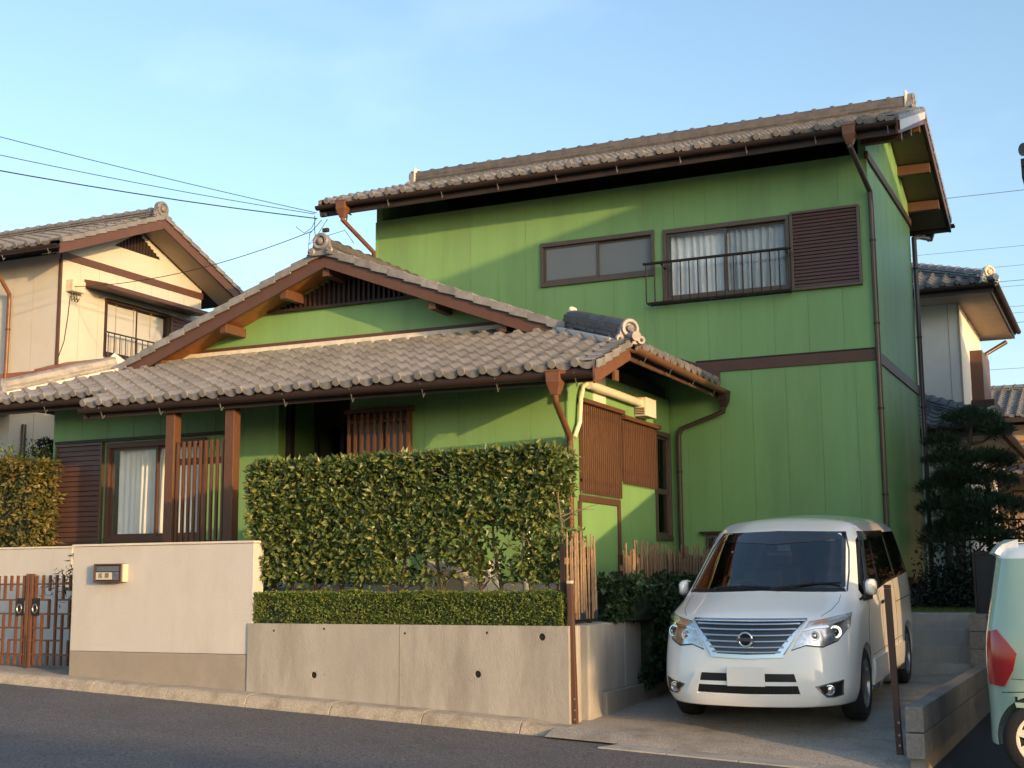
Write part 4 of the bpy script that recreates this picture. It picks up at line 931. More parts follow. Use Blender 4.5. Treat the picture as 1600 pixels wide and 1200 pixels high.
# --- house on the right, mostly out of frame: only the tip of its eave shows
A = thing('right_house', (3, 20, -.6), 'neighbouring house on the right with the round end tile of its dark eave', 'house')
part('wall', MB().box(-.2, 7, 18.1, 25, -.6, 5.1), 'cream_far', A)
ax, ay, az = -.93, 17.25, 5.24
ar = part('roof', MB().prism([(ax, ay, az - .12), (7.8, ay, az - .12), (4.4, ay + 3.4, az + 1.3), (ax + 3.4, ay + 3.4, az + 1.3)], (0, 0, .1)).prism([(ax, ay, az - .12), (ax + 3.4, ay + 3.4, az + 1.3), (ax + 3.4, 22, az + 1.3), (ax, 25.6, az - .12)], (0, 0, .1)), 'brown_dark', A)
slope_tiles(ar, None, Vector((ax + .1, ay, az)), (1, 0, 0), (0, 1, 0), .418, 8.6, 3.4, 'tile_blue', lambda c: c.x - ax > (c.y - ay) + .03 and c.x < 7.8 - (c.y - ay))
part('eave_board', MB().box(ax, 7.8, ay + .02, ay + .05, az - .26, az - .02).box(ax, ax + .03, ay + .051, 25.6, az - .26, az - .02), 'iron', ar)
part('boss', MB().tube([(ax + .25, ay + .2, az + .13), (ax + .04, ay - .03, az + .09)], .085, 14), 'tile_blue', ar, smooth=50)
for k in range(3): window(A, 'Y', 18.09, .6 + k * 2, 2.0 + k * 2, 3.0, 4.2, room=False, pane='frosted')
# ================================================================== street front
ww = thing('white_wall', (-9.4, 11.3, -1.05), 'cream rendered garden wall on a bare concrete base with an intercom box', 'wall')
part('render', MB().box(-10.63, -8.20, 11.205, 11.385, -.745, .385), 'white_wall', ww, bevel=.006)
part('cap', MB().box(-10.645, -8.185, 11.192, 11.398, .388, .412), 'white_cap', ww, bevel=.005)
part('base', MB().box(-10.625, -8.245, 11.20, 11.39, -1.45, -.748), 'concrete_base', ww, bevel=.005)
rw = thing('retaining_wall', (-6.5, 11.3, -1.25), 'bare concrete retaining wall with weep holes under the clipped hedge', 'wall')
def hole_wall(rect, holes, y0, y1, r):
    """front slab with round recessed holes: grid of boxes around square cut-outs, ring inserts"""
    mb = MB()
    for q in rects_minus(rect, [(x - r, x + r, z - r, z + r) for x, z in holes]): mb.box(q[0], q[1], y0, y1, q[2], q[3])
    return mb
HOLES = [(-7.43, -.93), (-5.61, -.88), (-4.95, -.53)]
me_w = hole_wall((-8.24, -4.69, -1.7, -.43), HOLES, 11.185, 11.36, .042)
part('face', me_w, 'concrete', rw)
for hx, hz in HOLES:
    ring = MB(); n = 20; y0, y1 = 11.186, 11.33; vs = []; fs = []
    sq = []
    for k in range(n):
        a = 2 * math.pi * k / n; c, s_ = math.cos(a), math.sin(a); m_ = .0425 / max(abs(c), abs(s_)); sq.append((hx + c * m_, y0, hz + s_ * m_))
    ci = [(hx + .034 * math.cos(2 * math.pi * k / n), y0, hz + .034 * math.sin(2 * math.pi * k / n)) for k in range(n)]
    ring.add(sq + ci, [(k, (k + 1) % n, n + (k + 1) % n, n + k) for k in range(n)])
    c2 = [(p[0], y1, p[2]) for p in ci]; ring.add(ci + c2, [(k, (k + 1) % n, n + (k + 1) % n, n + k) for k in range(n)] + [tuple(range(n, 2 * n))])
    part('weep_hole', ring, 'concrete', rw)
    part('hole_shade', MB().lathe((hx, 11.20, hz), (0, 1, 0), [(0, .0332), (.10, .0332), (.101, .0001)], 20), 'iron', rw)  # dark lining paints the shade inside the weep hole
for hx in (-8.0, -7.2, -6.4, -5.6): 
    for hz in (-.50, -.93):
        part('tie_mark', MB().lathe((hx + rnd.uniform(-.12, .12), 11.184, hz + rnd.uniform(-.03, .03)), (0, -1, 0), [(0, .012), (.0015, .010)], 10), 'iron' if rnd.random() < .5 else 'concrete_base', rw)
part('joint', MB().box(-6.45, -6.443, 11.182, 11.19, -1.5, -.44), 'concrete_base', rw)
# side face along the driveway
for (y0, y1, dx, top) in ((11.362, 11.46, 0.0, -.43), (11.56, 11.90, .035, -.43), (11.905, 12.62, .0, -.425), (12.626, 14.2, .0, -.425), (14.206, 16.5, 0, -.425)):
    part('side_panel', MB().box(-4.90, -4.675 + dx, y0, y1, -1.7, top), 'concrete', rw, bevel=.018)
part('side_panel', MB().box(-4.90, -4.74, 11.4605, 11.5595, -1.7, -.44), 'concrete', rw)
part('side_ledge', MB().box(-4.674, -4.60, 11.91, 13.4, -1.7, -1.07), 'concrete_base', rw, bevel=.01)
# intercom / name box
ib = thing('intercom_box', (-10.05, 11.2, .08), 'brown intercom and name plate box mounted on the cream wall', 'intercom')
part('case', MB().box(-10.25, -9.87, 11.115, 11.2045, -.005, .012).box(-10.25, -9.87, 11.115, 11.2045, .178, .195).box(-10.25, -10.235, 11.115, 11.2045, .0125, .1775).box(-9.885, -9.87, 11.115, 11.2045, .0125, .1775), 'brown_trim', ib, bevel=.002)
part('lit_side_cheek', MB().box(-9.868, -9.85, 11.13, 11.2045, .0, .19), 'pale_box', ib)  # pale plate paints the sunlit right side of the case
part('panel', MB().box(-10.234, -9.886, 11.145, 11.19, .0125, .1775), 'brown_dark', ib)
part('upper_panel', MB().box(-10.225, -9.90, 11.128, 11.144, .112, .170), 'blue_grey', ib)
npl = part('name_plate', MB().box(-10.225, -10.005, 11.124, 11.144, .024, .102), 'sign_pale', ib)
part('camera_unit', MB().box(-9.998, -9.90, 11.126, 11.144, .018, .106).lathe((-9.945, 11.126, .085), (0, -1, 0), [(0, .018), (.006, .017), (.007, .008)], 14), 'blue_grey', ib)
def text_part(txt, loc, size, parent, m='ink', rot=(R(90), 0, 0), ext=.0012, name='lettering', sx=1.0):
    c = bpy.data.curves.new('lettering', 'FONT'); c.body = txt; c.size = size; c.align_x = 'CENTER'; c.align_y = 'CENTER'; c.extrude = ext
    t = bpy.data.objects.new('tmp_text', c); COL.objects.link(t)
    dg = bpy.context.evaluated_depsgraph_get(); dg.update(); me = bpy.data.meshes.new_from_object(t.evaluated_get(dg))
    bpy.data.objects.remove(t); me.name = name; me.materials.clear(); me.materials.append(MATS[m])
    o = bpy.data.objects.new(name, me); COL.objects.link(o); o.parent = parent
    off = Vector(ORG.get(parent.name, (0, 0, 0))); o.location = Vector(loc) - off; o.rotation_euler = rot; o.scale = (sx, 1, 1)
    return o
try: text_part('尾  関', (-10.115, 11.1225, .063), .058, npl)
except Exception as ex: print('text', ex)
# gate
gt = thing('lattice_gate', (-11.6, 11.55, -1.0), 'brown double leaf lattice gate with ring handles beside the cream wall', 'gate')
YGt = 11.58
gpost = part('gate_post', MB().box(-10.68, -10.635, 11.44, 11.62, -1.15, .40), 'gate_wood', gt, bevel=.004)
def gate_leaf(x0, x1, name):
    z0, z1 = -.92, .03
    lf = part(name, MB().box(x0, x0 + .045, YGt - .02, YGt + .02, z0 - .04, z1 + .07), 'gate_wood', gt, bevel=.004)
    part('stile', MB().box(x1 - .045, x1, YGt - .02, YGt + .02, z0 - .04, z1 + .07), 'gate_wood', lf, bevel=.004)
    w = x1 - x0; zs = [-.82, -.66, -.52, -.36, -.20, -.02]
    for i, z in enumerate(zs):
        for (f0, f1) in ([(0.04, .96)] if i in (0, 3, 5) else ([(.04, .55), (.66, .96)] if i % 2 else [(.04, .34), (.46, .96)])):
            part('gate_bar', MB().box(x0 + w * f0, x0 + w * f1, YGt - .012, YGt + .012, z - .010, z + .010), 'gate_wood', lf)
    n = 8
    for k in range(n):
        x = x0 + .09 + (w - .18) * k / (n - 1)
        segs = [(z0 - .02, z1 + .05)] if k % 3 == 0 else ([(z0 - .02, -.36), (-.20, z1 + .05)] if k % 3 == 1 else [(z0 - .02, -.66), (-.52, -.20), (-.10, z1 + .05)])
        for a, b in segs: part('gate_bar', MB().box(x - .012, x + .012, YGt - .014, YGt + .014, a, b), 'gate_wood', lf)
    return lf
l1 = gate_leaf(-12.50, -11.63, 'gate_leaf'); l2 = gate_leaf(-11.615, -10.72, 'gate_leaf')
for lf, hx in ((l1, -11.74), (l2, -11.50)):
    hp = part('handle_plate', MB().box(hx - .05, hx + .05, YGt - .03, YGt - .015, -.38, -.18), 'iron', lf)
    part('ring_handle', MB().tube([(hx + .035 * math.cos(t * .628), YGt - .04, -.30 + .05 * math.sin(t * .628)) for t in range(11)], .008, 6, cap=False), 'steel', lf, smooth=True)
part('drop_rod', MB().tube([(-11.62, YGt - .03, -1.05), (-11.62, YGt - .03, -.6)], .008, 6), 'iron', l2)
part('gate_post', MB().box(-12.60, -12.53, 11.5, 11.66, -1.15, .15), 'gate_wood', gt, bevel=.004)
bk = thing('inner_wall', (-13.4, 12.9, -1.0), 'cream rendered wall behind the lattice gate', 'wall')
part('render', MB().box(-16.0, -12.22, 12.85, 12.98, -1.2, .43), 'white_wall', bk, bevel=.006)
part('cap', MB().box(-16.0, -12.2, 12.835, 12.995, .432, .456), 'white_cap', bk, bevel=.004)
part('return', MB().box(-10.60, -10.50, 11.40, 12.9, -1.2, -.1), 'concrete_base', bk)
part('riser', MB().box(-12.21, -10.61, 12.86, 12.99, -1.2, -.47), 'concrete_base', bk)
# folding-gate posts either side of the driveway
for (x, y, zb, zt, nm, tilt, mm, lab) in ((-4.66, 11.26, -1.36, -.05, 'gate_pole', (-.05, .0), 'brown_trim', 'brown steel folding gate pole against the retaining wall end'), (-1.80, 11.18, -1.45, -.10, 'gate_pole', (-.055, .0), 'brown_trim', 'thin brown steel gate pole standing in front of the white van')):
    gp = thing(nm, (x, y, zb), lab, 'pole', 'folding gate poles')
    part('shaft', MB().prism([(x - .026, y - .025, zb), (x + .026, y - .025, zb), (x + .026, y + .025, zb), (x - .026, y + .025, zb)], (tilt[0] * .7, 0, zt - zb)), mm, gp, bevel=.006)
    part('cap', MB().box(x + tilt[0] * .7 - .028, x + tilt[0] * .7 + .028, y - .027, y + .027, zt + .001, zt + .03), 'pale_box' if x < -3 else mm, gp, bevel=.008)
    for z in (.10, .18, .28): part('bolt', MB().lathe((x + .01 + tilt[0] * .1, y - .025, zb + z), (0, -1, 0), [(0, .010), (.006, .009)], 8), 'steel', gp)
# bamboo fences
def bamboo_fence(label, x, y0, y1, zlo, zhi, n, posts, seed):
    rr = random.Random(seed); t = thing('bamboo_fence', (x, y0, zlo), label, 'fence', 'bamboo pole fences above the driveway wall')
    for yp in posts: part('post', MB().box(x - .05, x - .005, yp - .025, yp + .025, -.46, zhi - .08), 'brown_dark', t)
    for zz in (zlo + .10, zhi - .22): part('rail', MB().box(x - .02, x + .008, y0, y1, zz - .03, zz + .03), 'bamboo', t)
    if n > 30:
        for k in range(int((y1 - y0) / .062)):
            yb = y0 + .04 + k * .062; part('back_slat', MB().box(x - .045, x - .025, yb, yb + .05, zlo - .1, zhi - .06 + rr.uniform(-.03, .02)), 'bamboo', t)
    for k in range(n):
        y = y0 + .03 + (y1 - y0 - .06) * k / (n - 1) + rr.uniform(-.012, .012); r = rr.uniform(.009, .014)
        h = zhi + rr.choice((-.10, -.02, .03, .06)) + rr.uniform(-.02, .02); l = zlo - rr.choice((0, .05, .02, .08)); s = rr.uniform(-.012, .012)
        part('bamboo_pole', MB().tube([(x + .012 + rr.uniform(0, .02), y, l), (x + .012 + rr.uniform(0, .02), y + s, h)], [r, r * .8], 6), 'bamboo', t, smooth=60)
bamboo_fence('short run of thin bamboo poles at the end of the tall hedge', -4.76, 11.30, 12.02, -.30, .38, 15, (11.32, 11.95), 3)
bamboo_fence('long screen of thin bamboo poles above the ivy', -4.76, 12.80, 16.9, -.12, .32, 84, (12.85, 14.3, 15.8), 4)
# satellite dish on its mast at the back corner of the green house
ds = thing('satellite_dish', (-2.5, 20.95, 1.6), 'grey satellite dish on a mast fixed to the green house', 'satellite dish')
part('mast', MB().tube([(-2.51, 20.95, 1.25), (-2.51, 20.95, 2.05)], .022, 8), 'steel', ds)
part('bracket', MB().tube([(-2.76, 20.90, 1.76), (-2.50, 20.95, 1.76)], .015, 6).tube([(-2.76, 20.90, 1.55), (-2.50, 20.95, 1.55)], .015, 6), 'steel', ds)
dc = Vector((-2.36, 20.9, 1.76)); dn = Vector((.90, -.30, .34)).normalized()
part('reflector', MB().lathe(dc, dn, [(-.06, .0001), (-.055, .07), (-.03, .15), (.0, .20), (.006, .20), (-.02, .15), (-.045, .07), (-.05, .0001)], 24), 'pale_box', ds, smooth=50)
part('feed_arm', MB().tube([dc + Vector((0, 0, -.19)), dc + Vector((.10, -.03, -.24)), dc + dn * .30 + Vector((0, 0, -.14))], .010, 6), 'white_plastic', ds)
part('feed_horn', MB().lathe(dc + dn * .30 + Vector((0, 0, -.12)), -dn, [(0, .03), (.06, .035), (.09, .02)], 10), 'white_plastic', ds)
# black fence panel on the boundary
bp_ = thing('black_panel_fence', (-1.6, 17.0, -.5), 'black panel fence behind the green car', 'fence')
part('panel', MB().box(-1.735, -.9, 17.0, 17.03, -1.4, .25), 'black_panel', bp_); part('frame', MB().box(-1.765, -1.737, 16.985, 17.045, -1.4, .28).box(-1.735, -.9, 16.985, 17.045, .252, .285), 'iron', bp_)
part('rail', MB().box(-1.735, -.9, 16.985, 16.998, -.62, -.58), 'iron', bp_)
rf = thing('rail_fence', (-2, 22.3, -.5), 'thin dark rail fence behind the pine tree', 'fence')
for z in (.56, .86): part('rail', MB().box(-2.7, -.8, 22.3, 22.33, z, z + .03), 'iron', rf)
for k in range(13): part('baluster', MB().box(-2.65 + k * .15, -2.63 + k * .15, 22.305, 22.325, -.45, .86), 'iron', rf)

# things glimpsed through the thin end of the hedge
ac = thing('air_conditioner', (-6.55, 12.75, -.46), 'white outdoor air conditioner unit glimpsed through the tall hedge', 'air conditioner')
part('case', MB().box(-6.95, -6.2, 12.62, 12.92, -.42, .20), 'white_plastic', ac, bevel=.015)
part('fan_grille', MB().lathe((-6.68, 12.615, -.10), (0, -1, 0), [(0, .21), (.012, .21), (.014, .19), (.004, .18), (.006, .05), (.006, .0001)], 24), 'pale_box', ac)
for xx in (-6.85, -6.3): part('foot', MB().box(xx - .05, xx + .05, 12.60, 12.94, -.46, -.421), 'concrete_base', ac)
for (x, y, r_, zt, lab) in ((-7.05, 12.35, .022, .55, 'thin white garden post glimpsed through the middle of the tall hedge'), (-5.72, 12.55, .045, .72, 'thick white standpipe glimpsed through the tall hedge near the wing corner')):
    wp = thing('white_post', (x, y, -.46), lab, 'post'); part('shaft', MB().tube([(x, y, -.46), (x, y, zt)], r_, 10), 'white_plastic', wp, smooth=50); part('cap', MB().lathe((x, y, zt), (0, 0, 1), [(0, r_ * 1.2), (.03, r_ * 1.2), (.045, r_ * .5), (.046, .0001)], 10), 'white_plastic', wp)
# ================================================================== white people carrier
mat('paint_white', (0.86, 0.86, 0.84), 0.28, var=0.015, coat=1.0, spec=0.5)
mat('chrome', (0.70, 0.71, 0.73), 0.08, metal=1.0, var=0.02)
mat('headlamp', (0.50, 0.51, 0.53), 0.16, metal=0.85, var=0.35, scale=26, coat=1.0)
mat('lamp_clear', (0.62, 0.60, 0.58), 0.2, metal=0.6, var=0.4, scale=60, coat=1.0)
mat('lamp_amber', (0.55, 0.26, 0.14), 0.25, var=0.3, scale=60, coat=1.0)
mat('lamp_red', (0.42, 0.018, 0.02), 0.15, var=0.1, coat=1.0)
mat('trim_black', (0.012, 0.012, 0.013), 0.4)
mat('gloss_black', (0.010, 0.010, 0.012), 0.08, coat=1.0)
mat('rubber', (0.018, 0.018, 0.018), 0.8, bump=0.3, bscale=80)
mat('alloy', (0.32, 0.33, 0.34), 0.3, metal=0.9)
mat('seat', (0.13, 0.13, 0.135), 0.85); mat('dash', (0.06, 0.062, 0.068), 0.7)
mat('plate_white', (0.80, 0.80, 0.78), 0.5, var=0.02)
mat('seam', (0.06, 0.06, 0.06), 0.8)
def body_from_cage(front, sides, rear, zc_f, crease_front, nsub=2, glass=None):
    """front: rows of 4 points (centre -> corner); sides: rows of n points; rear: rows of 4 points (corner -> centre)"""
    nr = len(front); ns = len(sides[0]); bm = bmesh.new(); cl = bm.edges.layers.float.new('crease_edge'); grid = []
    for r in range(nr):
        row = [bm.verts.new(p) for p in front[r]] + [bm.verts.new(p) for p in sides[r]] + [bm.verts.new(p) for p in rear[r]]; grid.append(row)
    nc = 8 + ns
    for r in range(nr - 1):
        for c in range(nc - 1):
            f = bm.faces.new((grid[r][c], grid[r][c + 1], grid[r + 1][c + 1], grid[r + 1][c]))
            f.material_index = glass(r, c) if glass else 0
    for (r, zf) in ((nr - 1, zc_f), (0, None)):
        rows = [[grid[r][i] for i in range(4)]]
        for j in range(ns):
            e = grid[r][4 + j]; w = e.co.x; row = []
            for i in range(3):
                x = w * (0, .40, .74)[i]; z = zf(x, e.co.y, e.co.z) if zf else e.co.z
                row.append(bm.verts.new((x, e.co.y, z)))
            rows.append(row + [e])
        rows.append([grid[r][nc - 1 - i] for i in range(4)])
        for j in range(len(rows) - 1):
            for i in range(3):
                q = (rows[j][i], rows[j][i + 1], rows[j + 1][i + 1], rows[j + 1][i])
                bm.faces.new(q if r else tuple(reversed(q)))
    for (r, c0, c1, v) in crease_front:
        for c in range(c0, c1):
            e = bm.edges.get((grid[r][c], grid[r][c + 1]))
            if e: e[cl] = v
    # mirror
    geo = bmesh.ops.duplicate(bm, geom=bm.verts[:] + bm.edges[:] + bm.faces[:])
    nv = [g for g in geo['geom'] if isinstance(g, bmesh.types.BMVert)]; nf = [g for g in geo['geom'] if isinstance(g, bmesh.types.BMFace)]
    for v in nv: v.co.x = -v.co.x
    bmesh.ops.reverse_faces(bm, faces=nf)
    for f in nf:
        if f.material_index >= 2: f.material_index += 10
    bmesh.ops.remove_doubles(bm, verts=bm.verts, dist=1e-4); bmesh.ops.recalc_face_normals(bm, faces=bm.faces)
    me = bpy.data.meshes.new('cage'); bm.to_mesh(me); bm.free()
    o = bpy.data.objects.new('cage', me); COL.objects.link(o); m = o.modifiers.new('s', 'SUBSURF'); m.levels = nsub; m.render_levels = nsub
    return o
def bake(o):
    dg = bpy.context.evaluated_depsgraph_get(); dg.update(); me = bpy.data.meshes.new_from_object(o.evaluated_get(dg)); bpy.data.objects.remove(o); return me
def cut_arches(me, wheels, r, xin, nmat):
    o = bpy.data.objects.new('cutbody', me); COL.objects.link(o); cs = []
    for (y, z) in wheels:
        for sgn in (-1, 1):
            c = MB().lathe((sgn * xin, y, z), (sgn, 0, 0), [(0, r), (.8, r)], 40).mesh('cut'); fixn(c)
            for k in range(nmat + 1): c.materials.append(None)
            for p in c.polygons: p.material_index = nmat
            co = bpy.data.objects.new('cut', c); COL.objects.link(co); cs.append(co)
            b = o.modifiers.new('b', 'BOOLEAN'); b.operation = 'DIFFERENCE'; b.object = co; b.solver = 'EXACT'
    m2 = bake(o)
    for c in cs: bpy.data.objects.remove(c)
    return m2
def split_mesh(me, groups):
    """groups: dict name -> set of material indices; returns dict of (verts, faces, mats)"""
    res = {}
    for nm, idx in groups.items():
        mp = {}; vs = []; fs = []; ms = []
        for p in me.polygons:
            if p.material_index in idx:
                f = []
                for v in p.vertices:
                    if v not in mp: mp[v] = len(vs); vs.append(tuple(me.vertices[v].co))
                    f.append(mp[v])
                fs.append(tuple(f)); ms.append(p.material_index)
        res[nm] = (vs, fs, ms)
    return res
class Car:
    def __init__(s, root, bvh): s.root = root; s.bvh = bvh
    def hit(s, a, b, side=None):
        if side is None: o, d = Vector((a, -2, b)), Vector((0, 1, 0))
        elif side == 'rear': o, d = Vector((a, 9, b)), Vector((0, -1, 0))
        elif side == 'top': o, d = Vector((a, b, 4)), Vector((0, 0, -1))
        else: o, d = Vector((3 * side, a, b)), Vector((-side, 0, 0))
        l, n, _, _ = s.bvh.ray_cast(o, d)
        if l is None: return Vector((a, .5, b)) if side is None else Vector((.85 * (side if isinstance(side, int) else 1), a, b)), -d
        if n.dot(d) > 0: n = -n
        return l, n
    def put(s, name, mb, m, parent=None, smooth=50, label=None, bevel=0):
        me = mb.mesh(name, (0, 0, 0), [m]); fixn(me)
        if smooth: smooth_by_angle(me, smooth)
        o = bpy.data.objects.new(name, me); COL.objects.link(o); o.parent = parent or s.root
        if label: o['label'] = label
        if bevel: bv = o.modifiers.new('bevel', 'BEVEL'); bv.width = bevel; bv.segments = 2; bv.limit_method = 'ANGLE'
        return o
    def patch(s, name, top, bot, m, off=.004, t0=0, t1=1, rows=5, side=None, thick=.012, parent=None, sub=3, label=None):
        def dense(c):
            r = []
            for a, b in zip(c, c[1:]):
                for k in range(sub): t = k / sub; r.append((a[0] + (b[0] - a[0]) * t, a[1] + (b[1] - a[1]) * t))
            return r + [c[-1]]
        top, bot = dense(top), dense(bot); n = len(top); O = []; I = []
        for j in range(rows + 1):
            t = t0 + (t1 - t0) * j / rows
            for (a, b), (c, d) in zip(top, bot):
                l, nn = s.hit(a + (c - a) * t, b + (d - b) * t, side); O.append(l + nn * off); I.append(l - nn * thick)
        N = n * (rows + 1); fs = []
        for j in range(rows):
            for i in range(n - 1):
                q = j * n + i; fs.append((q, q + 1, q + n + 1, q + n)); fs.append((N + q, N + q + n, N + q + n + 1, N + q + 1))
        ring = list(range(n)) + [j * n + n - 1 for j in range(1, rows + 1)] + [rows * n + i for i in range(n - 2, -1, -1)] + [j * n for j in range(rows - 1, 0, -1)]
        for a, b in zip(ring, ring[1:] + ring[:1]): fs.append((a, b, N + b, N + a))
        return s.put(name, MB().add(O + I, fs), m, parent, 35, label)
    def line(s, name, pts, r, m, side=None, off=0, parent=None, sub=5, n=5):
        q = []
        for a, b in zip(pts, pts[1:]):
            for k in range(sub): t = k / sub; l, nn = s.hit(a[0] + (b[0] - a[0]) * t, a[1] + (b[1] - a[1]) * t, side); q.append(l + nn * off)
        l, nn = s.hit(*pts[-1], side); q.append(l + nn * off)
        return s.put(name, MB().tube(q, r, n), m, parent)
    def wheel(s, x, y, z, r, w, sgn, rim='alloy', spokes=5, rr=.68):
        t = s.put('wheel', MB().lathe((x, y, z), (sgn, 0, 0), [(-w / 2, r * .62), (-w / 2, r * .9), (-w / 2 + .02, r * .985), (-w / 4, r), (w / 4, r), (w / 2 - .02, r * .985), (w / 2, r * .9), (w / 2 - .004, r * rr), (w / 2 - .03, r * rr * .98), (w / 2 - .04, r * .2)], 36), 'rubber')
        rm = MB(); f = w / 2 - .018
        rm.lathe((x, y, z), (sgn, 0, 0), [(f - .03, r * rr), (f + .012, r * rr), (f + .012, r * (rr - .06)), (f - .02, r * (rr - .09))], 36)
        rm.lathe((x, y, z), (sgn, 0, 0), [(f - .02, r * .2), (f + .004, r * .19), (f + .01, r * .10), (f + .01, .0001)], 16)
        for k in range(spokes):
            for da in ((-.13, .13) if spokes <= 5 else (0,)):
                a = 2 * math.pi * k / spokes + da + .3; d = Vector((0, math.cos(a), math.sin(a))); c = Vector((x + sgn * f, y, z))
                rm.beam(c + d * (r * .12), c + d * (r * (rr - .03)), .035 if spokes <= 5 else .05, .018, up=(sgn, 0, 0))
        s.put('rim', rm, rim, t); 
        s.put('brake_disc', MB().lathe((x, y, z), (sgn, 0, 0), [(f - .06, r * .5), (f - .05, r * .5), (f - .05, .001)], 20), 'iron', t)
        return t
V = thing('white_van', (-3.06, 11.25, -1.31), 'white people carrier parked nose out on the driveway', 'van', rot=(R(2.2), 0, R(1.3)))
V.location.z = -1.307
F = [[(0, .06, .20), (.3, .065, .20), (.58, .12, .205), (.76, .32, .21)],
     [(0, -.005, .30), (.3, .0, .30), (.62, .06, .31), (.835, .27, .31)],
     [(0, -.005, .52), (.3, .01, .52), (.62, .08, .52), (.845, .31, .52)],
     [(0, .03, .74), (.3, .045, .74), (.6, .13, .75), (.83, .38, .76)],
     [(0, .09, .935), (.3, .105, .935), (.57, .19, .94), (.80, .46, .955)],
     [(0, .40, 1.06), (.28, .41, 1.06), (.53, .47, 1.05), (.775, .68, 1.03)],
     [(0, .66, 1.15), (.28, .68, 1.148), (.53, .75, 1.14), (.735, .93, 1.125)],
     [(0, 1.52, 1.69), (.25, 1.54, 1.688), (.48, 1.60, 1.68), (.625, 1.72, 1.66)],
     [(0, 1.82, 1.795), (.25, 1.83, 1.79), (.45, 1.87, 1.775), (.585, 1.95, 1.745)]]
lowy = [.64, 1.0, 1.34, 1.95, 2.6, 3.3, 3.85, 4.32]
y4 = [.68, 1.03, 1.36, 1.95, 2.6, 3.3, 3.85, 4.32]; y4b = [.84, 1.15, 1.45, 1.97, 2.6, 3.3, 3.85, 4.32]
y5 = [.98, 1.32, 1.62, 2.0, 2.6, 3.3, 3.85, 4.30]; y6 = [1.80, 1.97, 2.1, 2.28, 2.7, 3.3, 3.8, 4.16]; y7 = [2.0, 2.08, 2.16, 2.32, 2.7, 3.3, 3.78, 4.08]
z5 = [1.05, 1.075, 1.09, 1.115, 1.15, 1.175, 1.19, 1.20]
SD = [[(.815, y, .20) for y in lowy], [(.865, y, .30) for y in lowy], [(.8675, y, .52) for y in lowy], [(.8675, y, .74) for y in lowy],
      [(.862, y, .94) for y in y4], [(.856, y, .99 + .008 * i) for i, y in enumerate(y4b)], [(.838 if i else .82, y, z) for i, (y, z) in enumerate(zip(y5, z5))],
      [(.72 if i else .69, y, 1.665) for i, y in enumerate(y6)], [(.625, y, 1.765) for y in y7]]
RE = [[(.74, 4.60, .22), (.56, 4.68, .22), (.28, 4.70, .22), (0, 4.71, .22)], [(.80, 4.62, .32), (.58, 4.74, .32), (.28, 4.77, .32), (0, 4.77, .32)],
      [(.81, 4.64, .52), (.58, 4.76, .52), (.28, 4.78, .52), (0, 4.785, .52)], [(.81, 4.62, .74), (.58, 4.72, .74), (.28, 4.74, .74), (0, 4.745, .74)],
      [(.805, 4.60, .94), (.58, 4.70, .94), (.28, 4.72, .94), (0, 4.725, .94)], [(.80, 4.59, 1.03), (.58, 4.69, 1.04), (.28, 4.71, 1.04), (0, 4.715, 1.04)],
      [(.785, 4.57, 1.2), (.57, 4.67, 1.2), (.28, 4.69, 1.2), (0, 4.695, 1.2)], [(.68, 4.42, 1.665), (.5, 4.50, 1.68), (.26, 4.52, 1.69), (0, 4.525, 1.69)],
      [(.58, 4.28, 1.765), (.45, 4.36, 1.79), (.25, 4.38, 1.80), (0, 4.385, 1.80)]]
def van_glass(r, c):
    if r != 6: return 0
    if c < 3: return 1
    if 4 <= c < 6: return 2
    if 6 <= c < 7: return 2
    if 7 <= c < 9: return 3
    if 9 <= c < 11: return 4
    if 12 <= c < 15: return 5
    return 0
def roofz(x, y, z):
    cz = 1.80 + .062 * math.sin(math.pi * max(0, min(1, (y - 1.7) / 3.0))); return z + (cz - z) * (1 - (x / .63) ** 2)
cg = body_from_cage(F, SD, RE, roofz, [(0, 0, 15, .7), (6, 0, 3, .65), (7, 0, 3, .55), (4, 0, 4, .25), (6, 4, 11, .5), (7, 4, 11, .5), (6, 11, 15, .5), (7, 11, 15, .5)], 3, van_glass)
vm = bake(cg)
bvh = BVHTree.FromPolygons([v.co for v in vm.vertices], [tuple(p.vertices) for p in vm.polygons])
WH = [(.96, .325), (3.82, .325)]
vm2 = cut_arches(vm, WH, .362, .56, 30)
gs_ = split_mesh(vm2, {'body': {0, 30}, 'windscreen': {1}, 'pr1': {2}, 'pr2': {3}, 'pr3': {4}, 'pl1': {12}, 'pl2': {13}, 'pl3': {14}, 'rw': {5, 15}})
C = Car(V, bvh)
def from_split(car, name, key, mats, label=None):
    vs, fs, ms = gs_[key]
    me = bpy.data.meshes.new(name); me.from_pydata(vs, [], fs)
    for m in mats: me.materials.append(MATS[m])
    if len(mats) > 1: me.polygons.foreach_set('material_index', [1 if k == 30 else 0 for k in ms])
    me.update(); smooth_by_angle(me, 40)
    o = bpy.data.objects.new(name, me); COL.objects.link(o); o.parent = car.root
    if label: o['label'] = label
    return o
vbody = from_split(C, 'body', 'body', ['paint_white', 'trim_black'])
from_split(C, 'windscreen', 'windscreen', ['windscreen'])
for k in ('pr1', 'pr2', 'pr3', 'pl1', 'pl2', 'pl3'): from_split(C, 'side_window', k, ['glass_dark'])
from_split(C, 'rear_window', 'rw', ['glass_dark'])
for (y, z) in WH:
    for sg in (-1, 1): C.wheel(sg * .755, y, z, .322, .20, sg)
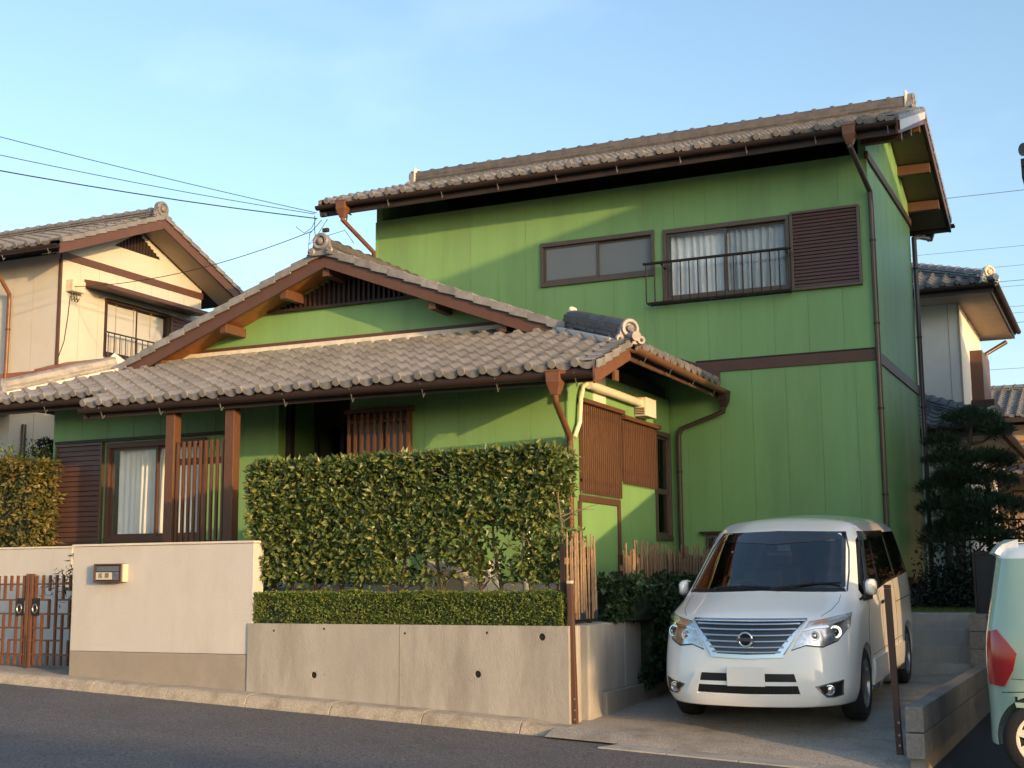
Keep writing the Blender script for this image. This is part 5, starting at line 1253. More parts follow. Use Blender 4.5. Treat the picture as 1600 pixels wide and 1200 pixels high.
# front face: grille, chrome, badge
gx = lambda z: .505 - (.935 - z) * .66
gr_ = C.patch('grille', [(-.49, .925), (0, .922), (.49, .925)], [(-.325, .65), (0, .64), (.325, .65)], 'gloss_black', off=.003, rows=8, sub=8, thick=.02)
for z in (.905, .862, .812, .762, .712, .672):
    w = gx(z) - .035
    pts = [(-w + 2 * w * k / 10, z - .006 * (1 - ((k - 5) / 5) ** 2)) for k in range(11)]
    q = [C.hit(*p)[0] + Vector((0, -.012, 0)) for p in pts]; mbz = MB()
    mbz.tube(q, .0105, 10)
    C.put('grille_bar', mbz, 'chrome', gr_, 50)
for sg in (-1, 1):
    C.patch('grille_trim', [(sg * gx(.93), .93), (sg * gx(.80), .80), (sg * gx(.63), .63)], [(sg * (gx(.93) - .012), .925), (sg * (gx(.80) - .045), .80), (sg * (gx(.63) - .055), .655)], 'chrome', off=.016, rows=3, sub=4, parent=gr_)
C.patch('grille_trim', [(-.31, .655), (0, .645), (.31, .655)], [(-.315, .625), (0, .612), (.315, .625)], 'chrome', off=.014, rows=3, sub=6, parent=gr_)
C.patch('grille_trim', [(-.50, .945), (0, .944), (.50, .945)], [(-.495, .93), (0, .928), (.495, .93)], 'chrome', off=.005, rows=2, sub=8, parent=gr_)
bc = C.hit(0, .775)[0] + Vector((0, -.035, 0))
bd = C.put('badge', MB().tube([bc + Vector((.058 * math.cos(t * math.pi / 14), 0, .058 * math.sin(t * math.pi / 14))) for t in range(29)], .010, 8, cap=False).box(-.075, .075, bc.y - .012, bc.y + .008, bc.z - .014, bc.z + .014), 'chrome')
C.put('badge_backing', MB().lathe(bc + Vector((0, .004, 0)), (0, 1, 0), [(0, .056), (.035, .06)], 24), 'gloss_black', bd)
def car_text(txt, loc, size, parent, m, rot, ext=.001):
    c = bpy.data.curves.new('t', 'FONT'); c.body = txt; c.size = size; c.align_x = 'CENTER'; c.align_y = 'CENTER'; c.extrude = ext
    t = bpy.data.objects.new('t', c); COL.objects.link(t); dg = bpy.context.evaluated_depsgraph_get(); dg.update(); me = bpy.data.meshes.new_from_object(t.evaluated_get(dg)); bpy.data.objects.remove(t)
    me.materials.clear(); me.materials.append(MATS[m]); o = bpy.data.objects.new('lettering', me); COL.objects.link(o); o.parent = parent; o.location = loc; o.rotation_euler = rot; return o
car_text('NISSAN', (0, bc.y - .0135, bc.z), .030, bd, 'trim_black', (R(90), 0, 0))
# headlamps and fog lamps
for sg in (-1, 1):
    top = [(sg * a, b) for a, b in ((.515, .915), (.60, .928), (.68, .942), (.75, .956), (.812, .972))]
    bot = [(sg * a, b) for a, b in ((.385, .69), (.50, .728), (.63, .712), (.735, .755), (.815, .87))]
    hl = C.patch('headlight', top, bot, 'headlamp', off=.004, t0=.36, t1=1, rows=8, sub=6)
    C.patch('indicator', top, bot, 'lamp_clear', off=.005, t0=0, t1=.25, rows=3, sub=6, parent=hl)
    C.patch('indicator', [(sg * .56, .916), (sg * .66, .934)], [(sg * .545, .885), (sg * .645, .905)], 'lamp_amber', off=.007, rows=2, parent=hl)
    C.patch('chrome_strip', top, bot, 'chrome', off=.010, t0=.255, t1=.35, rows=2, sub=6, parent=hl)
    C.patch('lamp_rim', top, bot, 'trim_black', off=.002, t0=-.02, t1=1.05, rows=8, sub=6, parent=hl)
    for (a, b, r, m1, m2) in ((.715, .825, .052, 'chrome', 'gloss_black'), (.56, .80, .048, 'lamp_clear', 'headlamp')):
        l, n = C.hit(sg * a, b); n = (n + Vector((0, -1.0, 0))).normalized()
        rg = C.put('lamp_ring', MB().lathe(l - n * .01, n, [(0, r), (.024, r), (.024, r * .82), (.012, r * .74)], 20), m1, hl)
        C.put('lamp_lens', MB().lathe(l - n * .01, n, [(.004, r * .78), (.018, r * .55), (.024, r * .2), (.025, .0001)], 16), m2, hl)
    fg = C.patch('fog_lamp', [(sg * .565, .385), (sg * .67, .412), (sg * .775, .432)], [(sg * .645, .292), (sg * .70, .288), (sg * .765, .305)], 'chrome', off=.006, rows=4, sub=4)
    C.patch('fog_bezel', [(sg * .59, .380), (sg * .67, .402), (sg * .762, .420)], [(sg * .652, .302), (sg * .70, .299), (sg * .752, .315)], 'trim_black', off=.009, rows=4, sub=4, parent=fg)
    l, n = C.hit(sg * .672, .352); n = (n + Vector((0, -1.2, 0))).normalized()
    C.put('fog_lens', MB().lathe(l, n, [(0, .046), (.016, .046), (.018, .038), (.012, .03), (.016, .015), (.018, .0001)], 18), 'headlamp', fg)
    # side details
    C.line('door_seam', [(1.20, .36), (1.16, .60), (1.18, .85), (1.36, 1.06)], .0035, 'seam', side=sg)
    C.line('door_seam', [(2.06, .34), (2.06, .75), (2.06, 1.10)], .0035, 'seam', side=sg)
    C.line('door_seam', [(3.02, .34), (3.02, .75), (3.02, 1.16)], .0035, 'seam', side=sg)
    C.line('slide_rail', [(3.04, .93), (3.6, .935), (4.2, .94)], .006, 'seam', side=sg)
    C.line('sill_seam', [(1.34, .535), (2.0, .545), (3.36, .56)], .004, 'seam', side=sg)
    C.patch('side_skirt', [(1.33, .50), (2.2, .50), (3.42, .50)], [(1.33, .20), (2.2, .20), (3.42, .20)], 'paint_white', off=.022, rows=4, sub=3, side=sg, thick=.02)
    C.line('bonnet_seam', [(sg * .60, .955), (sg * .66, 1.0), (sg * .69, 1.06), (sg * .685, 1.115)], .0025, 'seam')
    for yy in (1.93, 2.17):
        l, n = C.hit(yy, .985, sg); C.put('door_handle', MB().obox(l + n * .022, Vector((0, 1, 0)), n, Vector((0, 0, 1)), .085, .010, .016).obox(l + n * .008 + Vector((0, -.07, 0)), Vector((0, 1, 0)), n, Vector((0, 0, 1)), .012, .018, .014).obox(l + n * .008 + Vector((0, .07, 0)), Vector((0, 1, 0)), n, Vector((0, 0, 1)), .012, .018, .014), 'chrome')
    C.patch('window_pillar', [(2.03, 1.12), (2.10, 1.12)], [(2.27, 1.64), (2.33, 1.64)], 'gloss_black', off=.004, rows=6, side=sg)
    C.patch('window_pillar', [(3.20, 1.17), (3.30, 1.17)], [(3.22, 1.65), (3.32, 1.65)], 'gloss_black', off=.004, rows=6, side=sg)
    C.patch('window_pillar', [(1.28, 1.07), (1.33, 1.07)], [(1.72, 1.52), (1.77, 1.52)], 'gloss_black', off=.004, rows=6, side=sg)
    C.patch('rain_visor', [(1.86, 1.665), (2.3, 1.665), (3.2, 1.665)], [(1.74, 1.575), (2.25, 1.60), (3.2, 1.61)], 'gloss_black', off=.014, rows=3, side=sg, sub=4)
    C.patch('belt_trim', [(1.0, 1.07), (1.6, 1.105), (2.6, 1.165), (4.2, 1.215)], [(1.0, 1.05), (1.6, 1.085), (2.6, 1.145), (4.2, 1.195)], 'gloss_black', off=.004, rows=1, side=sg, sub=4)
    # mirror
    mc = Vector((sg * .885, 1.26, 1.16)); mm = MB(); vs = []; n_ = 12
    for j, (yy, sc) in enumerate(((-.13, .30), (-.10, .75), (-.02, 1.0), (.08, 1.0), (.11, .85))):
        for k in range(n_):
            a = 2 * math.pi * k / n_; ca, sa = math.cos(a), math.sin(a); ex = math.copysign(abs(ca) ** .7, ca) * .048 * sc; ez = math.copysign(abs(sa) ** .7, sa) * .078 * sc
            vs.append((mc.x + ex, mc.y + yy, mc.z + ez))
    mm.add(vs, [(j * n_ + k, j * n_ + (k + 1) % n_, (j + 1) * n_ + (k + 1) % n_, (j + 1) * n_ + k) for j in range(4) for k in range(n_)] + [tuple(range(n_)), tuple(range(4 * n_, 5 * n_))])
    mo = C.put('side_mirror', mm, 'paint_white'); C.put('mirror_base', MB().beam((sg * .81, 1.12, 1.065), (mc.x - sg * .02, mc.y + .01, mc.z - .085), .09, .045), 'trim_black', mo, bevel=.01)
    C.put('mirror_glass', MB().box(mc.x - sg * .052, mc.x - sg * .048, mc.y - .06, mc.y + .08, mc.z - .06, mc.z + .06), 'chrome', mo)
    C.patch('tail_light', [(sg * .70, 1.15), (sg * .80, 1.15)], [(sg * .70, .80), (sg * .81, .80)], 'lamp_red', off=.006, side='rear')
    C.line('pillar_seal', [(sg * .725, 1.14), (sg * .705, 1.30), (sg * .665, 1.50), (sg * .60, 1.665)], .008, 'gloss_black', off=.002)
# windscreen frit, lower intake, plate, wipers, sensor
C.patch('windscreen_band', [(-.60, 1.672), (0, 1.69), (.60, 1.672)], [(-.625, 1.60), (0, 1.565), (.625, 1.60)], 'gloss_black', off=.003, rows=3, sub=8, thick=.004)
C.patch('windscreen_band', [(-.70, 1.165), (0, 1.188), (.70, 1.165)], [(-.72, 1.135), (0, 1.158), (.72, 1.135)], 'trim_black', off=.004, rows=2, sub=8, thick=.004)
for sg in (-1, 1): C.patch('windscreen_band', [(sg * .70, 1.17), (sg * .60, 1.66)], [(sg * .665, 1.17), (sg * .575, 1.66)], 'gloss_black', off=.003, rows=2, sub=12, thick=.004)
ing = C.patch('lower_intake', [(-.40, .49), (0, .49), (.40, .49)], [(-.435, .425), (0, .425), (.435, .425)], 'trim_black', off=.004, rows=3, sub=8)
C.patch('lower_intake', [(-.445, .392), (0, .388), (.445, .392)], [(-.455, .325), (0, .318), (.455, .325)], 'trim_black', off=.004, rows=3, sub=8)
for sg in (-1, 1): C.patch('bumper_edge', [(sg * .40, .50), (sg * .455, .50)], [(sg * .47, .235), (sg * .60, .235)], 'paint_white', off=.016, rows=6, sub=4, thick=.02)
C.patch('bumper_edge', [(-.43, .424), (0, .424), (.43, .424)], [(-.445, .393), (0, .390), (.445, .393)], 'paint_white', off=.020, rows=2, sub=8, thick=.02)
C.patch('bumper_edge', [(-.47, .316), (0, .308), (.47, .316)], [(-.55, .225), (0, .215), (.55, .225)], 'paint_white', off=.016, rows=3, sub=8, thick=.02)
for k in range(6): x = -.38 + k * .152; l, n = C.hit(x, .355); C.put('intake_rib', MB().box(x - .006, x + .006, l.y - .010, l.y + .01, .325, .388), 'trim_black', ing)
l, n = C.hit(0, .47); C.put('number_plate', MB().box(-.165, .165, l.y - .034, l.y - .026, .385, .55), 'plate_white', bevel=.004)
C.put('plate_holder', MB().box(-.10, .10, l.y - .026, l.y + .01, .40, .53), 'trim_black')
for sg, x in ((-1, -.30), (1, .30)):
    l, n = C.hit(x, .555); C.put('parking_sensor', MB().lathe(l, n, [(-.003, .013), (.003, .012), (.004, .0001)], 14), 'paint_white')
for (a, b) in (((-.45, 1.155), (.08, 1.172)), ((.15, 1.160), (.66, 1.200))):
    la, na = C.hit(*a); lb, nb = C.hit(*b); C.put('wiper', MB().tube([la + na * .03, (la + lb) / 2 + (na + nb) * .02, lb + nb * .02], .009, 6).beam(la + na * .03 + Vector((0, 0, -.02)), la + na * .03 + Vector((.03, 0, .0)), .03, .03), 'trim_black')
l, n = C.hit(.06, 1.60); C.put('mirror_sensor', MB().box(-.0, .12, l.y + .05, l.y + .09, 1.50, 1.56), 'headlamp'); C.put('rear_view_mirror', MB().box(-.12, .12, l.y + .10, l.y + .12, 1.45, 1.52), 'dash', bevel=.01)
# cabin
cab = C.put('dashboard', MB().prism([(-.72, .95, .95), (-.72, .92, 1.10), (-.72, 1.25, 1.13), (-.72, 1.38, 1.02), (-.72, 1.38, .6), (-.72, .95, .6)], (1.44, 0, 0)), 'dash', bevel=.02)
C.put('cabin_floor', MB().box(-.78, .78, .9, 4.5, .42, .46), 'dash')
sw = C.put('steering_wheel', MB().tube([Vector((-.36, 1.47, 1.06)) + Vector((.18 * math.cos(t * math.pi / 12), .10 * math.sin(t * math.pi / 12), .155 * math.sin(t * math.pi / 12))) for t in range(25)], .016, 8, cap=False).beam((-.36, 1.30, .98), (-.36, 1.47, 1.06), .07, .06).beam((-.53, 1.47, 1.06), (-.19, 1.47, 1.06), .05, .02), 'dash')
for (x, y) in ((-.37, 1.95), (.37, 1.95), (-.37, 2.85), (.37, 2.85), (-.37, 3.65), (.37, 3.65)):
    st_ = C.put('seat', MB().box(x - .25, x + .25, y - .25, y + .25, .46, .72), 'seat', bevel=.04)
    C.put('seat_back', MB().prism([(x - .24, y + .18, .70), (x - .20, y + .34, 1.28), (x + .20, y + .34, 1.28), (x + .24, y + .18, .70)], (0, .12, .02)), 'seat', st_, bevel=.03)
    C.put('headrest', MB().box(x - .12, x + .12, y + .36, y + .45, 1.31, 1.47), 'seat', st_, bevel=.03)
# ================================================================== pale green small car (only its tail is in frame)
mat('paint_green', (0.36, 0.50, 0.40), 0.28, var=0.015, coat=1.0)
G = thing('green_car', (2.33, 10.99, -1.44), 'pale green small car with white roof and red tail light on the parking lot', 'car', rot=(0, 0, R(90)))
GL = 3.395
F2 = [[(0, .05, .20), (.3, .06, .20), (.5, .10, .2), (.64, .25, .2)], [(0, 0, .32), (.3, .0, .32), (.52, .05, .32), (.69, .22, .32)], [(0, 0, .55), (.3, .01, .55), (.53, .06, .55), (.70, .24, .55)],
      [(0, .03, .78), (.3, .04, .78), (.53, .09, .78), (.69, .28, .78)], [(0, .12, .95), (.3, .13, .95), (.52, .17, .95), (.66, .32, .95)], [(0, .45, 1.05), (.3, .46, 1.05), (.52, .49, 1.05), (.65, .58, 1.05)],
      [(0, .75, 1.12), (.28, .76, 1.12), (.5, .79, 1.11), (.645, .86, 1.08)], [(0, 1.28, 1.60), (.25, 1.29, 1.60), (.45, 1.32, 1.59), (.56, 1.38, 1.57)], [(0, 1.45, 1.665), (.25, 1.46, 1.66), (.42, 1.48, 1.65), (.54, 1.52, 1.635)]]
gy = [.50, .80, 1.2, 1.7, 2.2, 2.65, 2.95, 3.15]; gu = [1.45, 1.55, 1.7, 1.9, 2.25, 2.65, 2.93, 3.08]; gb = [.92, 1.05, 1.3, 1.75, 2.2, 2.65, 2.94, 3.14]
xs = [.66, .715, .735, .735, .725, .72, .71, .625, .57]; zs = [.20, .32, .55, .78, .95, 1.02, 1.06, 1.57, 1.65]
SD2 = [[(xs[r], (gy, gy, gy, gy, gy, gb, gb, gu, gu)[r][i], zs[r]) for i in range(8)] for r in range(9)]
RE2 = [[(.62, 3.30, z0), (.5, 3.36, z0), (.26, 3.38, z0), (0, 3.385, z0)] for z0 in (.22, .32, .55)] + [[(.70 - .02 * k, 3.31 - .005 * k, z0), (.56, 3.37 - .008 * k, z0), (.28, 3.385 - .008 * k, z0), (0, 3.39 - .008 * k, z0)] for k, z0 in enumerate((.78, .95, 1.02, 1.06))] + [[(.61, 3.20, 1.57), (.48, 3.26, 1.58), (.25, 3.28, 1.59), (0, 3.285, 1.59)], [(.54, 3.16, 1.645), (.42, 3.20, 1.66), (.22, 3.22, 1.67), (0, 3.225, 1.67)]]
def car_glass(r, c):
    if r == 7: return 6
    if r != 6: return 0
    if c < 3: return 1
    if 4 <= c < 7: return 2
    if 7 <= c < 9: return 3
    if 13 <= c < 15: return 5
    return 0
cg2 = body_from_cage(F2, SD2, RE2, lambda x, y, z: z + .045 * (1 - (x / .58) ** 2), [(0, 0, 15, .7), (6, 0, 15, .6), (7, 0, 15, .6), (3, 8, 15, .2)], 3, car_glass)
gm = bake(cg2); bvh2 = BVHTree.FromPolygons([v.co for v in gm.vertices], [tuple(p.vertices) for p in gm.polygons])
# roof faces above the window line become white
for p in gm.polygons:
    if p.material_index in (0, 6, 16): p.material_index = 6 if min(gm.vertices[v].co.z for v in p.vertices) > 1.555 else 0
GW = [(.62, .275), (2.99, .275)]
gm2 = cut_arches(gm, GW, .315, .48, 30)
gs_ = split_mesh(gm2, {'body': {0, 30}, 'roof': {6, 16}, 'ws': {1}, 'p1': {2}, 'p2': {3}, 'p3': {12}, 'p4': {13}, 'rw': {5, 15}})
GC = Car(G, bvh2)
from_split(GC, 'body', 'body', ['paint_green', 'trim_black']); from_split(GC, 'roof', 'roof', ['paint_white'])
from_split(GC, 'windscreen', 'ws', ['windscreen'])
for k in ('p1', 'p2', 'p3', 'p4'): from_split(GC, 'side_window', k, ['glass_dark'])
from_split(GC, 'rear_window', 'rw', ['glass_dark'])
for (y, z) in GW:
    for sg in (-1, 1): GC.wheel(sg * .645, y, z, .275, .155, sg, rim='white_plastic', spokes=8, rr=.66)
for sg in (-1, 1):
    GC.patch('tail_light', [(3.32, 1.03), (3.33, .95), (3.335, .85), (3.335, .75), (3.33, .655)], [(3.26, 1.045), (3.19, .96), (3.13, .88), (3.16, .76), (3.225, .645)], 'lamp_red', off=.012, side=sg, rows=6, sub=4)
    GC.line('bumper_seam', [(2.6, .60), (2.95, .62), (3.25, .60)], .004, 'seam', side=sg)
    GC.patch('bumper_recess', [(2.70, .575), (3.16, .575)], [(2.70, .535), (3.16, .535)], 'trim_black', off=.003, side=sg, rows=2)
    GC.patch('bumper_step', [(2.70, .535), (3.16, .535)], [(2.72, .50), (3.15, .50)], 'paint_green', off=.014, side=sg, rows=2)
    GC.line('door_seam', [(2.25, .35), (2.25, .8), (2.25, 1.05)], .0035, 'seam', side=sg)
    GC.line('wheel_seam', [(2.70, .46), (2.80, .55), (2.99, .60), (3.18, .52), (3.27, .36)], .003, 'seam', side=sg)
    GC.line('panel_seam', [(2.5, .70), (2.9, .69), (3.18, .70)], .003, 'seam', side=sg)
GC.patch('spoiler', [(-.5, 1.655), (0, 1.665), (.5, 1.655)], [(-.55, 1.58), (0, 1.585), (.55, 1.58)], 'paint_white', off=.05, side='rear', rows=3, sub=4, thick=.02)
GC.put('cabin_floor', MB().box(-.6, .6, .7, 3.1, .4, .44), 'dash')
# ================================================================== vegetation
from mathutils import noise as mnoise
def leaf(mb, p, d, nrm, L, Wd, fold=.25, mi=0):
    d = d.normalized(); s = d.cross(nrm)
    if s.length < 1e-4: s = d.orthogonal()
    s.normalize(); n = s.cross(d)
    a = p; b = p + d * L; m = p + d * (L * .45) - n * (fold * Wd * .5)
    l = p + d * (L * .42) + s * (Wd * .5) + n * (fold * Wd * .3); r = p + d * (L * .42) - s * (Wd * .5) + n * (fold * Wd * .3)
    i = len(mb.v); mb.v += [tuple(a), tuple(l), tuple(b), tuple(r), tuple(m)]
    mb.f += [(i, i + 4, i + 1), (i + 1, i + 4, i + 2), (i + 4, i + 3, i + 2), (i, i + 3, i + 4)]; mb.m += [mi] * 4
def rdir(rr):
    while True:
        v = Vector((rr.uniform(-1, 1), rr.uniform(-1, 1), rr.uniform(-1, 1)))
        if .01 < v.length < 1: return v.normalized()
def foliage(root, pts, m, size, wid, rr, jitter=.8, name='foliage', grav=-.1):
    mb = MB()
    for p, n in pts:
        d = (n * .5 + rdir(rr) * jitter + Vector((0, 0, grav))).normalized(); k = rr.uniform(.5, 1.4)
        leaf(mb, p, d, (n + rdir(rr) * .7), size * k, wid * k)
    me = mb.mesh(name, ORG.get(root.name, (0, 0, 0)), [m])
    o = bpy.data.objects.new(name, me); COL.objects.link(o); o.parent = root; o['kind'] = 'stuff'; return o
def box_pts(x0, x1, y0, y1, z0, z1, n, rr, depth=.16, faces='FTLRB', bump=.04, keep=None):
    """points near the faces of a box with outward normals (F = -Y, B = +Y, L = -X, R = +X, T = +Z)"""
    A = {'F': (x1 - x0) * (z1 - z0), 'B': (x1 - x0) * (z1 - z0), 'T': (x1 - x0) * (y1 - y0) * 1.6, 'L': (y1 - y0) * (z1 - z0) * 1.3, 'R': (y1 - y0) * (z1 - z0) * 1.3}
    fs = list(faces); ws = [A[f] for f in fs]; out = []
    while len(out) < n:
        f = rr.choices(fs, ws)[0]; x = rr.uniform(x0, x1); y = rr.uniform(y0, y1); z = rr.uniform(z0, z1)
        dp = depth * rr.random() ** 1.6
        if f == 'F': n_ = Vector((0, -1, 0)); y = y0 + dp
        elif f == 'B': n_ = Vector((0, 1, 0)); y = y1 - dp
        elif f == 'T': n_ = Vector((0, 0, 1)); z = z1 - dp
        elif f == 'L': n_ = Vector((-1, 0, 0)); x = x0 + dp
        else: n_ = Vector((1, 0, 0)); x = x1 - dp
        p = Vector((x, y, z)); p += n_ * (mnoise.noise(p * 2.7) * bump + mnoise.noise(p * 9) * bump * .6)
        if keep and not keep(p, rr): continue
        out.append((p, n_))
    return out
# --- tall see-through hedge
rr = random.Random(21)
hd = thing('tall_hedge', (-6.6, 11.7, -.45), 'tall clipped glossy leaved hedge thinning out at its driveway end', 'hedge')
HX0, HX1, HY0, HY1, HZ0, HZ1 = -8.40, -4.90, 11.36, 11.90, -.06, 1.23
def keep_h(p, r_):
    t = (p.x - HX0) / (HX1 - HX0); h = (p.z - HZ0) / (HZ1 - HZ0)
    thin = max(0, (t - .42) / .58) * max(0, min(1, (1.0 - h) * 1.5)) * .88
    g = mnoise.noise(Vector((p.x * 2.4, p.z * 2.4, 3.1))) * .5 + .5
    if h < .05 + .05 * mnoise.noise(Vector((p.x * 3, 7, 1))): return r_.random() < .12
    return not (g < .22 + thin * .55 and r_.random() < .93)
pts = box_pts(HX0, HX1, HY0, HY1, HZ0, HZ1, 25000, rr, depth=.22, faces='FTLR', keep=keep_h)
pts += box_pts(HX0, HX1, HY0, HY1, HZ0, HZ1, 3500, rr, depth=.15, faces='B', keep=keep_h)
for k in range(500):   # shoots spilling past the end
    p = Vector((HX1 + rr.gauss(0.0, .045), rr.uniform(HY0, HY1), rr.uniform(.1, 1.2)))
    if mnoise.noise(Vector((1.5, p.y * 2, p.z * 3.2))) > -.05: pts.append((p, Vector((1, -.3, .2)).normalized()))
foliage(hd, pts, 'leaf_hedge', .074, .037, rr)
for k in range(13):
    x = HX0 + .15 + (HX1 - HX0 - .3) * k / 12 + rr.uniform(-.08, .08); y = 11.62 + rr.uniform(-.08, .08); q = [Vector((x, y, -.46))]
    for j in range(5): q.append(q[-1] + Vector((rr.uniform(-.09, .09), rr.uniform(-.06, .06), .31)))
    part('stem', MB().tube(q, [.022, .020, .017, .013, .010, .006], 6), 'twig', hd)
    tb = MB()
    for j in range(1, 5):
        for s in range(3):
            a = q[j] + Vector((0, 0, rr.uniform(0, .2))); b = a + Vector((rr.uniform(-.35, .35), rr.uniform(-.22, .22), rr.uniform(.05, .3))); tb.tube([a, (a + b) / 2 + Vector((0, 0, .03)), b], [.008, .006, .003], 4)
    part('branches', tb, 'twig', hd, kind='stuff')
# --- clipped box hedge
bh = thing('box_hedge', (-6.6, 11.35, -.43), 'low clipped box hedge along the top of the concrete wall', 'hedge')
BX0, BX1, BY0, BY1, BZ0, BZ1 = -8.18, -4.76, 11.20, 11.50, -.425, -.125
part('core', MB().box(BX0 + .05, BX1 - .05, BY0 + .06, BY1 - .04, BZ0, BZ1 - .06), 'leaf_dark', bh)
def keep_b(p, r_):
    bare = mnoise.noise(Vector((p.x * 1.7 + 4, p.z * 3, 0))) > .42
    return not (bare and r_.random() < .7)
foliage(bh, box_pts(BX0, BX1, BY0, BY1, BZ0, BZ1, 34000, rr, depth=.06, faces='FTLR', bump=.025, keep=keep_b), 'leaf_box', .021, .013, rr, jitter=1.0)
# --- ivy over the driveway wall
iv = thing('ivy_bush', (-4.6, 14, -.45), 'dark ivy spilling over the driveway wall beside the white van', 'bush')
pts = []
while len(pts) < 15000:
    y = rr.uniform(12.25, 16.2); t = rr.random(); z = -.0 - t * (1.0 + .18 * math.sin(y * 2.1) if y > 12.95 else .42)
    bul = (.30 + .12 * math.sin(y * 3.3 + 1) + .08 * mnoise.noise(Vector((y * 3, z * 3, 2)))) * (0.35 + math.sin(math.pi * min(1, .15 + t * .85)) * .9)
    if y < 12.95: bul *= .5
    x = -4.72 + bul - .14 * rr.random() ** 2
    if t < .12: x = rr.uniform(-5.0, -4.45); z = rr.uniform(-.16, .02) + .06 * mnoise.noise(Vector((x * 4, y * 4, 0)))
    if mnoise.noise(Vector((x * 5, y * 5, z * 5))) < -.32: continue
    pts.append((Vector((x, y, z)), Vector((.85, -.35, .35)).normalized()))
foliage(iv, pts, 'leaf_ivy', .07, .05, rr, jitter=.9)
part('core', MB().prism([(-4.95, 12.6, -.42), (-4.55, 12.6, -.42), (-4.47, 13.2, -.42), (-4.45, 16.0, -.42), (-4.95, 16.2, -.42)], (0, 0, .28)).prism([(-4.68, 13.1, -.9), (-4.53, 13.1, -.9), (-4.50, 16.0, -.9), (-4.68, 16.1, -.9)], (0, 0, .5)), 'leaf_dark', iv)
# --- left: clipped hedge with golden sunlight painted into its leaves, dark shrub, sprig by the gate
gh = thing('sunlit_hedge', (-14, 13.2, -.46), 'sunlit yellowish clipped hedge behind the cream inner wall', 'hedge')
foliage(gh, box_pts(-16.2, -13.12, 13.02, 13.55, .2, 1.62, 9000, rr, depth=.15, faces='FTR', bump=.08), 'leaf_sunlit_dry', .075, .036, rr)
foliage(gh, [(Vector((rr.uniform(-16, -13.3), rr.gauss(13.45, .12), 1.60 + abs(rr.gauss(0, .13)))), Vector((0, -.3, 1)).normalized()) for _ in range(900)], 'leaf_box', .06, .03, rr)
part('core', MB().box(-16.1, -13.26, 13.14, 13.45, -.46, 1.5), 'leaf_dark', gh)
dsb = thing('dark_shrub', (-13.75, 14.2, -.46), 'dark narrow shrub between the sunlit hedge and the green wall', 'shrub')
pts = []
while len(pts) < 5200:
    z = rr.uniform(-.3, 2.0); w = .40 if z < 1.1 else .40 * (2.08 - z) / .98 + .05
    p = Vector((-13.83 + rr.gauss(0, w * .5), 14.05 + rr.gauss(0, .18), z))
    if p.x > -13.54: continue
    if z > 1.2 and mnoise.noise(p * 4) < .0: continue
    pts.append((p, Vector((rr.gauss(0, .5), -1, .4)).normalized()))
foliage(dsb, pts, 'leaf_dark', .07, .028, rr)
part('stem', MB().tube([(-13.8, 14.1, -.46), (-13.78, 14.08, .6), (-13.85, 14.05, 1.5)], [.03, .025, .01], 6), 'twig', dsb)
sp = thing('gate_shrub', (-10.9, 12.3, -.4), 'feathery green sprig leaning over the gate beside the cream wall', 'shrub')
pts = []
for k in range(26):
    a = Vector((-10.80, 12.05, rr.uniform(-.1, .3))); b = a + Vector((rr.uniform(-.95, -.15), rr.uniform(-.35, .1), rr.uniform(-.15, .22)))
    for j in range(38):
        t = rr.random(); pts.append((a + (b - a) * t + Vector((0, 0, -.12 * t * t)) + rdir(rr) * .03, (b - a).normalized()))
foliage(sp, pts, 'leaf_ivy', .075, .014, rr, jitter=.7)
part('stem', MB().tube([(-10.8, 12.15, -.6), (-10.82, 12.1, 0), (-10.95, 12.0, .3)], [.03, .025, .012], 6), 'twig', sp)
# low shrubs behind the gate
ls = thing('gate_shrub', (-11.0, 12.75, -.95), 'low dark shrub seen through the gate bars', 'shrub')
foliage(ls, [(Vector((-11.0 + rr.gauss(0, .22), 12.6 + rr.gauss(0, .1), -.75 + abs(rr.gauss(0, .34)))), Vector((0, -1, .4)).normalized()) for _ in range(3200)], 'leaf_ivy', .06, .03, rr)
# --- garden pine with clouds of needles
pn = thing('garden_pine', (-2.15, 19.6, -.47), 'dark cloud pruned garden pine beside the green house', 'tree')
tr = [Vector((-2.16, 19.6, -.5)), Vector((-2.2, 19.62, .2)), Vector((-2.13, 19.6, .8)), Vector((-2.2, 19.58, 1.4)), Vector((-1.98, 19.6, 1.85)), Vector((-1.93, 19.6, 2.2))]
part('trunk', MB().tube(tr, [.075, .065, .055, .045, .035, .02], 8), 'bark', pn, smooth=60)
part('trunk', MB().tube([(-2.28, 19.5, -.5), (-2.34, 19.5, .2), (-2.28, 19.5, .7), (-2.4, 19.5, 1.2)], [.06, .05, .04, .02], 8), 'bark', pn, smooth=60)
pads = [(-1.95, 2.18, .42, .13), (-1.60, 1.98, .24, .10), (-2.36, 1.86, .26, .11), (-2.25, 1.62, .40, .12), (-1.75, 1.58, .38, .13), (-2.42, 1.22, .34, .13), (-1.75, 1.28, .40, .14), (-2.05, 1.02, .5, .15), (-2.42, .92, .32, .12), (-1.62, .92, .42, .13), (-2.3, .62, .42, .13), (-1.75, .52, .3, .1), (-1.55, 1.55, .2, .08), (-2.15, 1.38, .35, .12), (-2.0, .72, .5, .14), (-2.45, .45, .3, .14)]
pts = []
